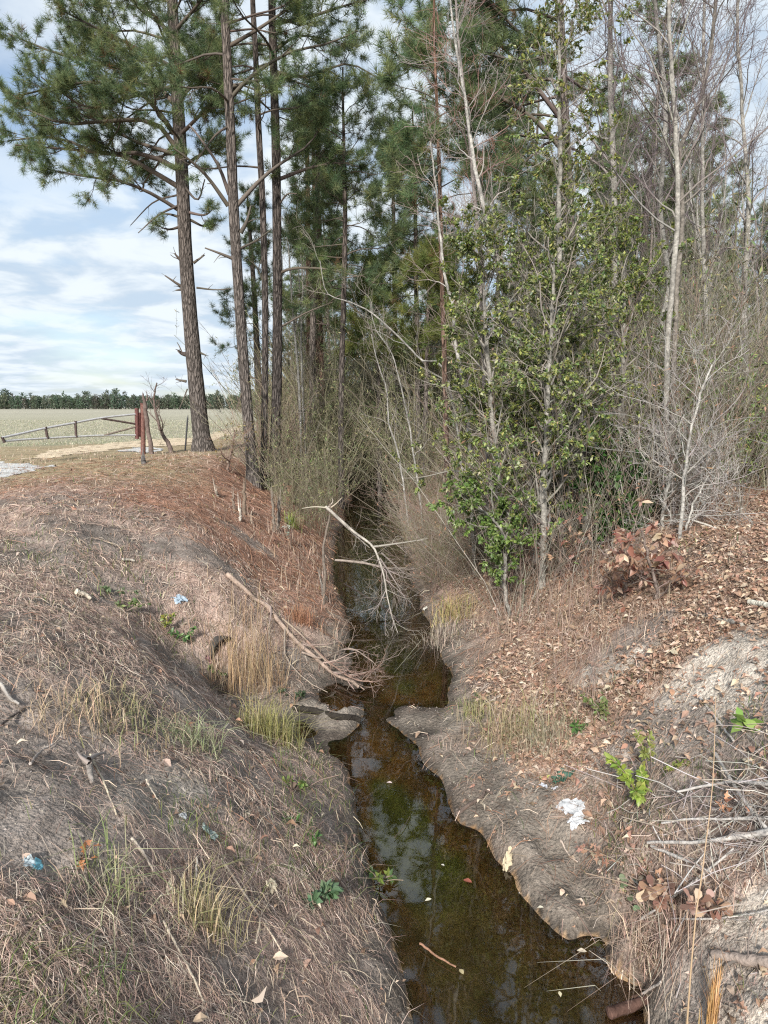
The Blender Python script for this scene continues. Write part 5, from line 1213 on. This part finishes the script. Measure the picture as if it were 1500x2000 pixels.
def sapling_brown(lab, pts, Y, n, size, spread, tpl=LEAF6):
    return bare_tree(lab, pts, [4, 3.2, 2.5, 1.8][:len(pts)], Y, n1=12, L1=spread, n2=4, L2=spread * .45, n3=2, L3=spread * .25, t0=.15, up=.0, col=np.array([.20, .16, .14]), tw=np.array([.2, .15, .13]), name='dead_leaved_sapling', cat='sapling',
                     leafy=[(n, size, BRL, dict(droop=.5, wid=.9, tpl=tpl))], ang=(.7, 1.4))
sapling_brown('sapling hung with large curled pink brown dead leaves', [(1285, 1195), (1278, 1140), (1262, 1085), (1250, 1030)], gpix(1285, 1195)[1] + .2, 330, .105, .6)
sapling_brown('low spray of dead brown leaves just left of the large leaved sapling', [(1215, 1190), (1222, 1150), (1228, 1110)], gpix(1215, 1190)[1] + .2, 240, .09, .5)
sapling_brown('dead leaved oak shoot in the shade at the foot of the hollies', [(1085, 1120), (1088, 1080), (1092, 1030)], 8.0, 110, .11, .5, OAKL)
sapling_brown('small oak shoot with orange brown leaves between holly stems', [(1130, 1130), (1128, 1090), (1122, 1050)], 7.9, 80, .11, .4, OAKL)
SPOON = (np.array([[0, 0, 0], [.05, .3, .02], [.28, .72, .08], [.22, .95, .04], [0, 1.04, -.03], [-.22, .95, .04], [-.28, .72, .08], [-.05, .3, .02]]), np.array([[0, 1, 7], [1, 2, 7], [2, 6, 7], [2, 3, 6], [3, 5, 6], [3, 4, 5]]))
def sprout(lab, px, py, n, size, cols, rad, h=.12, tpl=SPOON, name='oak_sprout', cat='sprout', p=None, leafmat=None):
    b = gpix(px, py); e = empty(name, b, lab, cat); g, gl_ = G(), G(); ns = 7
    P = []
    for k in range(ns):
        d = np.array([rng.normal() * rad, rng.normal() * rad * .8, h * rng.uniform(.5, 1.3)]); P.append(path([b, b + d * .5 + np.array([0, 0, h * .2]), b + d], 6))
    P = np.array(P); emit(g, P, np.full((ns, 6), .0028), np.array([.22, .17, .14]), None, 5); g.build('stems', M_twig, e, b)
    leaves_on(gl_, P, n, size, cols, tpl, droop=.25, t0=.4, spread=1.6, wid=1.0, p=p)
    gl_.build('leaves', leafmat or M_leafd, e, b); return e
WO = [(.36, .22, .155), (.28, .165, .115), (.46, .33, .245), (.21, .125, .095), (.15, .20, .11)]
sprout('oak sprout with spoon shaped pink brown leaves at the brushwood heap foot', 1310, 1770, 90, .062, WO[:4], .14, .12)
sprout('oak sprout with curled brown leaves, rightmost under the heap', 1400, 1780, 70, .062, WO[:4], .12, .12)
sprout('small oak sprout with grey green and pink spoon shaped leaves above the water edge', 1260, 1785, 20, .06, WO[2:] + [(.16, .22, .12)], .08, .10)
sprout('oak sprout with pale tan leaves nearest the right water edge', 1222, 1765, 18, .055, [(.50, .34, .24), (.52, .44, .26), (.14, .18, .10)], .07, .09)
sprout('spray of orange brown oak leaves in front of the white plastic bag slope', 1230, 1700, 110, .055, WO[:4], .16, .08, OAKL)
sprout('single orange oak leaf spray caught in the upper heap', 1425, 1610, 9, .10, [(.50, .26, .15), (.42, .2, .12)], .06, .12, OAKL)
sprout('dead orange oak leaf cluster on the left bank', 158, 1680, 7, .055, [(.50, .22, .10), (.40, .17, .08)], .03, .03, OAKL)
def leafy(lab, px, py, n, size, cols, rad, h, name='leafy_weed', wid=1.0):
    return sprout(lab, px, py, n, size, cols, rad, h, LEAF6, name, 'plant', leafmat=M_leafg)
GR = [(.10, .20, .06), (.15, .26, .08), (.07, .14, .05)]
leafy('low rosette of blue green leaves on the left bank by the water', 622, 1762, 70, .06, [(.10, .17, .10), (.14, .22, .12)], .09, .06)
leafy('bright yellow green leafy weed on the right bank, tallest green plant there', 1255, 1580, 240, .05, [(.26, .34, .06), (.20, .30, .06), (.32, .38, .10)], .15, .24)
leafy('second yellow green weed, feathery, just above the bright one', 1270, 1530, 140, .04, [(.30, .32, .10), (.24, .28, .08)], .14, .2)
leafy('dark green small plant in the leaf litter above the green wrapper', 1127, 1440, 40, .05, GR, .07, .08)
leafy('green weed under the dead flower stalks on the right bank', 1180, 1420, 120, .04, [(.15, .20, .07), (.2, .22, .09)], .16, .22)
leafy('broad green leaf tuft on the upper right slope by the frame edge', 1452, 1430, 14, .10, [(.20, .30, .07), (.28, .36, .10)], .04, .08)
leafy('yellow green leafy vine climbing the near left bank, upper part', 590, 1545, 110, .04, [(.18, .26, .07), (.13, .20, .06), (.26, .30, .09)], .14, .10)
leafy('green leafy vine at the edge of the water, lower part', 600, 1625, 60, .045, GR, .12, .08)
leafy('dark green plant hanging into the water from the left bank', 742, 1725, 50, .045, [(.07, .12, .04), (.16, .2, .05)], .07, .06)
leafy('yellow flowering weed in the swale', 325, 1240, 60, .05, [(.36, .34, .08), (.20, .26, .07)], .12, .16)
leafy('green weed tuft in the swale right of the yellow flowering one', 362, 1255, 70, .05, GR, .13, .14)
leafy('green leafy clump in the swale below the bank crest', 245, 1195, 90, .045, [(.14, .2, .08), (.2, .26, .1)], .2, .08)
leafy('grey green clump at the upper end of the swale', 212, 1160, 60, .05, [(.15, .2, .1), (.2, .24, .13)], .2, .08)
leafy('green tuft below the culvert hole', 418, 1322, 40, .05, GR, .10, .08)
leafy('dark fern like plant by the side pool mouth', 580, 1372, 50, .05, [(.06, .09, .05), (.09, .12, .06)], .10, .10)
leafy('white flowered stalk plant standing by the cut stems', 568, 1070, 30, .06, [(.36, .38, .33), (.26, .29, .22)], .08, .5)
def tussock(lab, px, py, n, H, rad, cols, wd=.005, lean=.6, name='grass_tussock', cat='grass clump', m=None, rise=1.0):
    b = gpix(px, py); g = G(); x = b[0] + rng.normal(size=n) * rad; y = b[1] + rng.normal(size=n) * rad
    blades(g, x, y, np.full(n, H), wd, cols, lean, None, .3)
    return tag(g.build(name, m or M_straw, loc=b), lab, cat)
REED = [(.40, .29, .17), (.34, .23, .14), (.46, .36, .24), (.24, .16, .10)]
tussock('tall tan reed tussock beside the dark culvert hole', 478, 1330, 230, .62, .17, REED, .005, .45)
tussock('second tan reed tussock, leaning over the dry side channel', 515, 1345, 150, .5, .15, REED, .005, .7)
tussock('thin tall reed tussock on the bank above the culvert hole', 462, 1235, 90, .5, .2, REED, .0045, .3)
tussock('rounded yellow green grass tussock left of the side pool', 530, 1440, 520, .30, .11, [(.30, .27, .11), (.36, .32, .17), (.22, .22, .08)], .004, .7)
tussock('small orange dead pine seedling on the left bank', 588, 1215, 360, .24, .09, [(.40, .20, .12), (.46, .26, .16), (.30, .15, .10)], .004, 1.0, 'dead_pine_seedling', 'seedling')
tussock('tuft of long green pine needles at the cut stems', 570, 1030, 160, .32, .05, [(.30, .34, .10), (.22, .28, .08)], .008, 1.0, 'pine_seedling', 'seedling')
tussock('tan grass tussock at the bottom of the left bank', 395, 1800, 260, .20, .06, [(.44, .36, .22), (.32, .30, .14), (.5, .42, .3)], .0035, .8)
tussock('pale dry grass tussock on the left mound crest', 150, 1400, 260, .16, .15, [(.50, .38, .26), (.42, .31, .22)], .004, .9)
tussock('green and tan grass tussock spilling down the left mound', 235, 1400, 220, .17, .15, [(.30, .27, .15), (.38, .31, .21), (.2, .22, .1)], .004, 1.1)
tussock('grey green grass tuft on the middle of the left mound', 385, 1455, 160, .2, .08, [(.30, .31, .2), (.22, .25, .13)], .004, 1.1)
tussock('low green grass tuft near the lower left stick', 215, 1735, 110, .18, .06, [(.2, .24, .1), (.34, .32, .2)], .004, 1.2)
tussock('dry grass tussock on the right bank above the mud flat', 1000, 1440, 420, .26, .14, [(.44, .35, .23), (.34, .26, .17), (.28, .27, .13)], .004, .9)
tussock('grey green grass tussock in the right bank hollow', 1065, 1460, 260, .24, .10, [(.26, .25, .17), (.36, .3, .22)], .004, .9)
tussock('yellow green grass tuft by the leaf dam', 930, 1395, 160, .2, .07, [(.30, .30, .12), (.38, .33, .2)], .004, .8)
tussock('tan grass tuft at the right water edge below the hollies', 885, 1205, 220, .35, .14, [(.36, .32, .14), (.42, .3, .17)], .006, .8)
tussock('tangle of grey dead grass drooping to the right waterside', 845, 1260, 240, .30, .12, [(.38, .33, .27), (.3, .24, .19)], .005, 1.3)
tussock('dry straw hanging off the right bank over the dark channel', 1290, 1840, 300, .22, .12, STR[:4], .004, 1.3)
tussock('tuft of dead grass beside the lowest right waterside', 1270, 1870, 160, .18, .07, STR, .004, 1.2)
tussock('orange dry grass stalk bundle standing at the right bottom of the frame', 1388, 2010, 90, .30, .012, [(.55, .33, .14), (.62, .42, .22), (.46, .27, .12)], .0035, .12, 'dry_stalk', 'dry stalk')
def stalks(lab, spots, h, col, r=.003, name='dead_flower_stalk', group=None):
    for i, (px, py, hh) in enumerate(spots):
        b = gpix(px, py); d = np.array([rng.normal() * .12, rng.normal() * .1, 1]); t = b + d * hh
        e = empty(name, b, lab if isinstance(lab, str) else lab[i], 'stalk', group); g = G()
        P = path([b - [0, 0, .02], b + d * hh * .5 + rng.normal(size=3) * .02, t], 8)
        g.tube(P, np.linspace(r, r * .5, 8), np.array(col) * rng.uniform(.8, 1.2), 5); g.build('stem', M_twig, e, b)
        g = G(); A1, R1, _, _ = kids(P[None], np.full((1, 8), r), 7, .3, 1, (.3, .7), hh * .35, 5, .3, .1, .1, .5, .6, rmin=.0014); emit(g, A1, R1, np.array(col))
        A2, R2, _, _ = kids(A1, R1, 4, .3, 1, (.3, .8), hh * .12, 3, .3, .1, .1, .5, .6, rmin=.0012); emit(g, A2, R2, np.array(col) * .9); g.build('side_stems', M_twig, e, b)
stalks('thin branching dead flower stalk on the leafy right bank', [(1110, 1380, .5), (1130, 1395, .6), (1155, 1400, .5), (1170, 1380, .55), (1085, 1370, .4), (1190, 1390, .45), (1145, 1370, .5), (1060, 1330, .4), (1165, 1330, .5),
       (1010, 1260, .6), (1030, 1240, .7), (1060, 1250, .7), (1085, 1235, .8), (1110, 1240, .6), (1140, 1235, .7), (990, 1230, .6), (970, 1250, .5), (1170, 1225, .6), (1050, 1210, .9), (1015, 1200, .8)], .5, (.27, .20, .17), group='dead flower stalks on the right bank')
stalks('thin dark dead stalk in the near left bank grass', [(365, 1760, .22), (345, 1770, .22), (640, 1720, .3), (660, 1740, .3), (560, 1560, .25), (330, 1520, .15), (500, 1640, .2)], .3, (.17, .12, .10), .0022, group='dead stalks on the left bank')
b = np.array([.835, 1.62, 0.]); b[2] = float(ground(b[0], b[1]))
t1 = pw(1349, 1900, 1.72); t2 = pw(1372, 1700, 1.82); t3 = pw(1392, 1530, 1.95); t4 = pw(1398, 1360, 2.1)
g = G(); P = path([b, t1, t2, t3, t4], 24); g.tube(P, np.linspace(.0042, .001, 24), np.array([.50, .37, .22]), 8, np.array([.42, .30, .2]))
tag(g.build('tall_reed_stem', M_straw, loc=b), 'single tall straw coloured stem rising in front of the right bank', 'reed stem')

# ------------------------------------------------------------------ rubbish
def film(lab, px, py, w_, h_, col, crumple=.35, seed=0, rot=0, name='plastic_bag', cat='plastic bag', m=None, n=18, cols2=None, lift=.02, cut=.0):
    """crumpled sheet: an irregular outline, folded and draped over the ground"""
    b = gpix(px, py); u = np.linspace(-1, 1, n); U, V = np.meshgrid(u, u); u, v = U.ravel(), V.ravel()
    rr = 1 + (fbm(u * 1.5 + seed, v * 1.5, seed, 3) - .5) * .9
    x = b[0] + (u * w_ * math.cos(rot) - v * h_ * math.sin(rot)) * rr * .5; y = b[1] + (u * w_ * math.sin(rot) + v * h_ * math.cos(rot)) * rr * .5
    f = np.abs(fbm(u * 2.2 + seed * 3, v * 2.2, seed + 7, 4) - .5) * 2
    z = ground(x, y) + lift + f * crumple * w_ + (fbm(u * 7, v * 7, seed + 2, 2) - .5) * .06 * w_
    x = x + (fbm(u * 3, v * 3, seed + 4, 3) - .5) * .4 * w_
    keep = (np.hypot(u, v) < 1.05 + (fbm(np.arctan2(v, u) * 1.2 + 9, v * 0 + seed, seed + 5, 3) - .5) * 1.0)
    ii = np.arange(n - 1)[None] + np.arange(n - 1)[:, None] * n; fc = np.stack([ii, ii + 1, ii + 1 + n, ii + n], -1).reshape(-1, 4); fc = fc[keep[fc].all(1)]
    K = np.array(col)[None] * (.9 + .2 * f[:, None])
    if cols2 is not None: K = np.where((u > .25)[:, None], np.array(cols2)[None], K)
    g = G(); used = np.unique(fc); re = np.zeros(len(x), int); re[used] = np.arange(len(used)); g.add(np.stack([x, y, z], 1)[used], re[fc], K[used])
    return tag(g.build(name, m or M_plastic, loc=b), lab, cat)
film('crumpled white translucent plastic bag on the leaves above the mud flat', 1118, 1590, .13, .26, (.78, .80, .82), .45, 2, .35)
film('torn lower flap of white plastic film under the bag', 1125, 1612, .10, .10, (.75, .77, .80), .4, 5, .2, name='plastic_scrap', cat='plastic scrap')
film('dark green glossy snack wrapper lying in the leaves', 1097, 1527, .15, .13, (.08, .17, .12), .35, 3, .6, 'food_wrapper', 'wrapper', cols2=(.09, .19, .14))
film('yellow torn edge of wrapper beside the green one', 1064, 1524, .06, .04, (.62, .62, .22), .4, 8, .1, 'food_wrapper', 'wrapper')
film('small crumpled white scrap left of the green wrapper', 1062, 1540, .05, .07, (.75, .78, .85), .5, 9, .3, 'plastic_scrap', 'plastic scrap')
film('tiny white scrap just under the green wrapper', 1083, 1545, .04, .04, (.7, .7, .74), .5, 12, .9, 'plastic_scrap', 'plastic scrap')
film('pale blue and clear plastic scrap at the left frame edge', 64, 1702, .06, .07, (.60, .70, .74), .5, 4, .2, 'plastic_scrap', 'plastic scrap', cols2=(.20, .48, .58))
film('light blue plastic scrap high on the left bank', 350, 1176, .13, .09, (.45, .56, .66), .4, 6, .2, 'plastic_scrap', 'plastic scrap')
film('small silver grey foil scrap in the straw of the left bank', 358, 1602, .035, .06, (.62, .64, .66), .5, 7, .1, 'plastic_scrap', 'plastic scrap')
film('grey green plastic scrap right of the foil scrap', 411, 1636, .06, .05, (.42, .52, .48), .4, 11, .1, 'plastic_scrap', 'plastic scrap')
film('curled dry tan leaf on the mud at the water edge', 990, 1692, .10, .05, (.55, .47, .33), .6, 13, .7, 'curled_leaf', 'dead leaf', M_leafd)
film('cream papery husk in the grass of the left bank', 530, 1742, .05, .08, (.62, .54, .40), .7, 14, .1, 'dry_husk', 'husk', M_leafd)
film('standing pale cane leaf among dark stalks on the left bank', 331, 1745, .02, .07, (.60, .53, .40), .9, 15, .0, 'dry_husk', 'husk', M_leafd)
film('white paper scrap on the waterside under the white branch', 831, 1192, .09, .06, (.72, .70, .62), .4, 16, .4, 'paper_scrap', 'paper scrap')
film('small white scrap on the upper right sand', 1250, 1335, .07, .05, (.66, .68, .72), .4, 17, .4, 'paper_scrap', 'paper scrap')
film('reddish scrap at the lip of the culvert hole', 412, 1298, .12, .06, (.42, .25, .25), .4, 18, .4, 'plastic_scrap', 'plastic scrap')
# floating leaves on the water
for i, (px, py, s_, c, lab) in enumerate([(766, 1531, .045, (.62, .50, .48), 'pink dead leaf floating in the middle of the water'), (843, 1757, .04, (.66, .62, .48), 'cream narrow leaf floating on the green water'), (868, 1693, .025, (.6, .56, .5), 'tiny pale leaf floating near the middle'),
        (922, 1725, .06, (.30, .10, .07), 'submerged looking red brown leaf by the mud flat'), (1062, 1775, .035, (.62, .58, .46), 'pale sliver of leaf on the wet mud'), (905, 1905, .04, (.45, .38, .22), 'yellow brown leaf on the lower water'), (1146, 1861, .05, (.62, .54, .42), 'tan leaf at the lower right waterline'), (1092, 1938, .03, (.55, .5, .34), 'small straw leaf on the bottom water'), (700, 1398, .05, (.5, .4, .3), 'tan leaf stranded on the leaf dam')]):
    b = gpix(px, py) + np.array([0, 0, .004]); g = G(); a = rng.uniform(0, 6.28); d = np.array([[math.cos(a), math.sin(a), .02]]); Z_ = np.array([[0, 0, 1.]])
    g.scatter(LEAF6[0] * [1.2, 1, 1], LEAF6[1], b[None], np.cross(d, Z_), d, Z_, np.array([s_]), np.array([c])); tag(g.build('floating_leaf', M_leafd, loc=b), lab, 'leaf')
# culvert hole: a concrete pipe mouth in the swale bank, dark inside
def culvert():
    b = gpix(437, 1300); c0 = b + np.array([-.02, .10, .06]); ax = unit(np.array([-.8, .55, .02]))
    e = empty('culvert_pipe', b, 'dark open end of a buried drain pipe behind the reeds', 'drain pipe'); g = G(); s = 24
    U = unit(np.cross(ax, [0, 0, 1.])); W_ = np.cross(U, ax); t = np.arange(s) * 2 * math.pi / s
    rings = [(0, .19), (0, .155), (1.6, .155), (1.6, .19), (0, .19)]
    V = np.concatenate([c0 - ax * .02 + ax * l + r * (np.cos(t)[:, None] * U + np.sin(t)[:, None] * W_) for l, r in rings]); q = np.arange(s)
    F_ = np.concatenate([np.stack([i * s + q, i * s + (q + 1) % s, (i + 1) * s + (q + 1) % s, (i + 1) * s + q], 1) for i in range(4)])
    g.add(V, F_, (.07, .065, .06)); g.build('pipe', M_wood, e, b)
culvert()
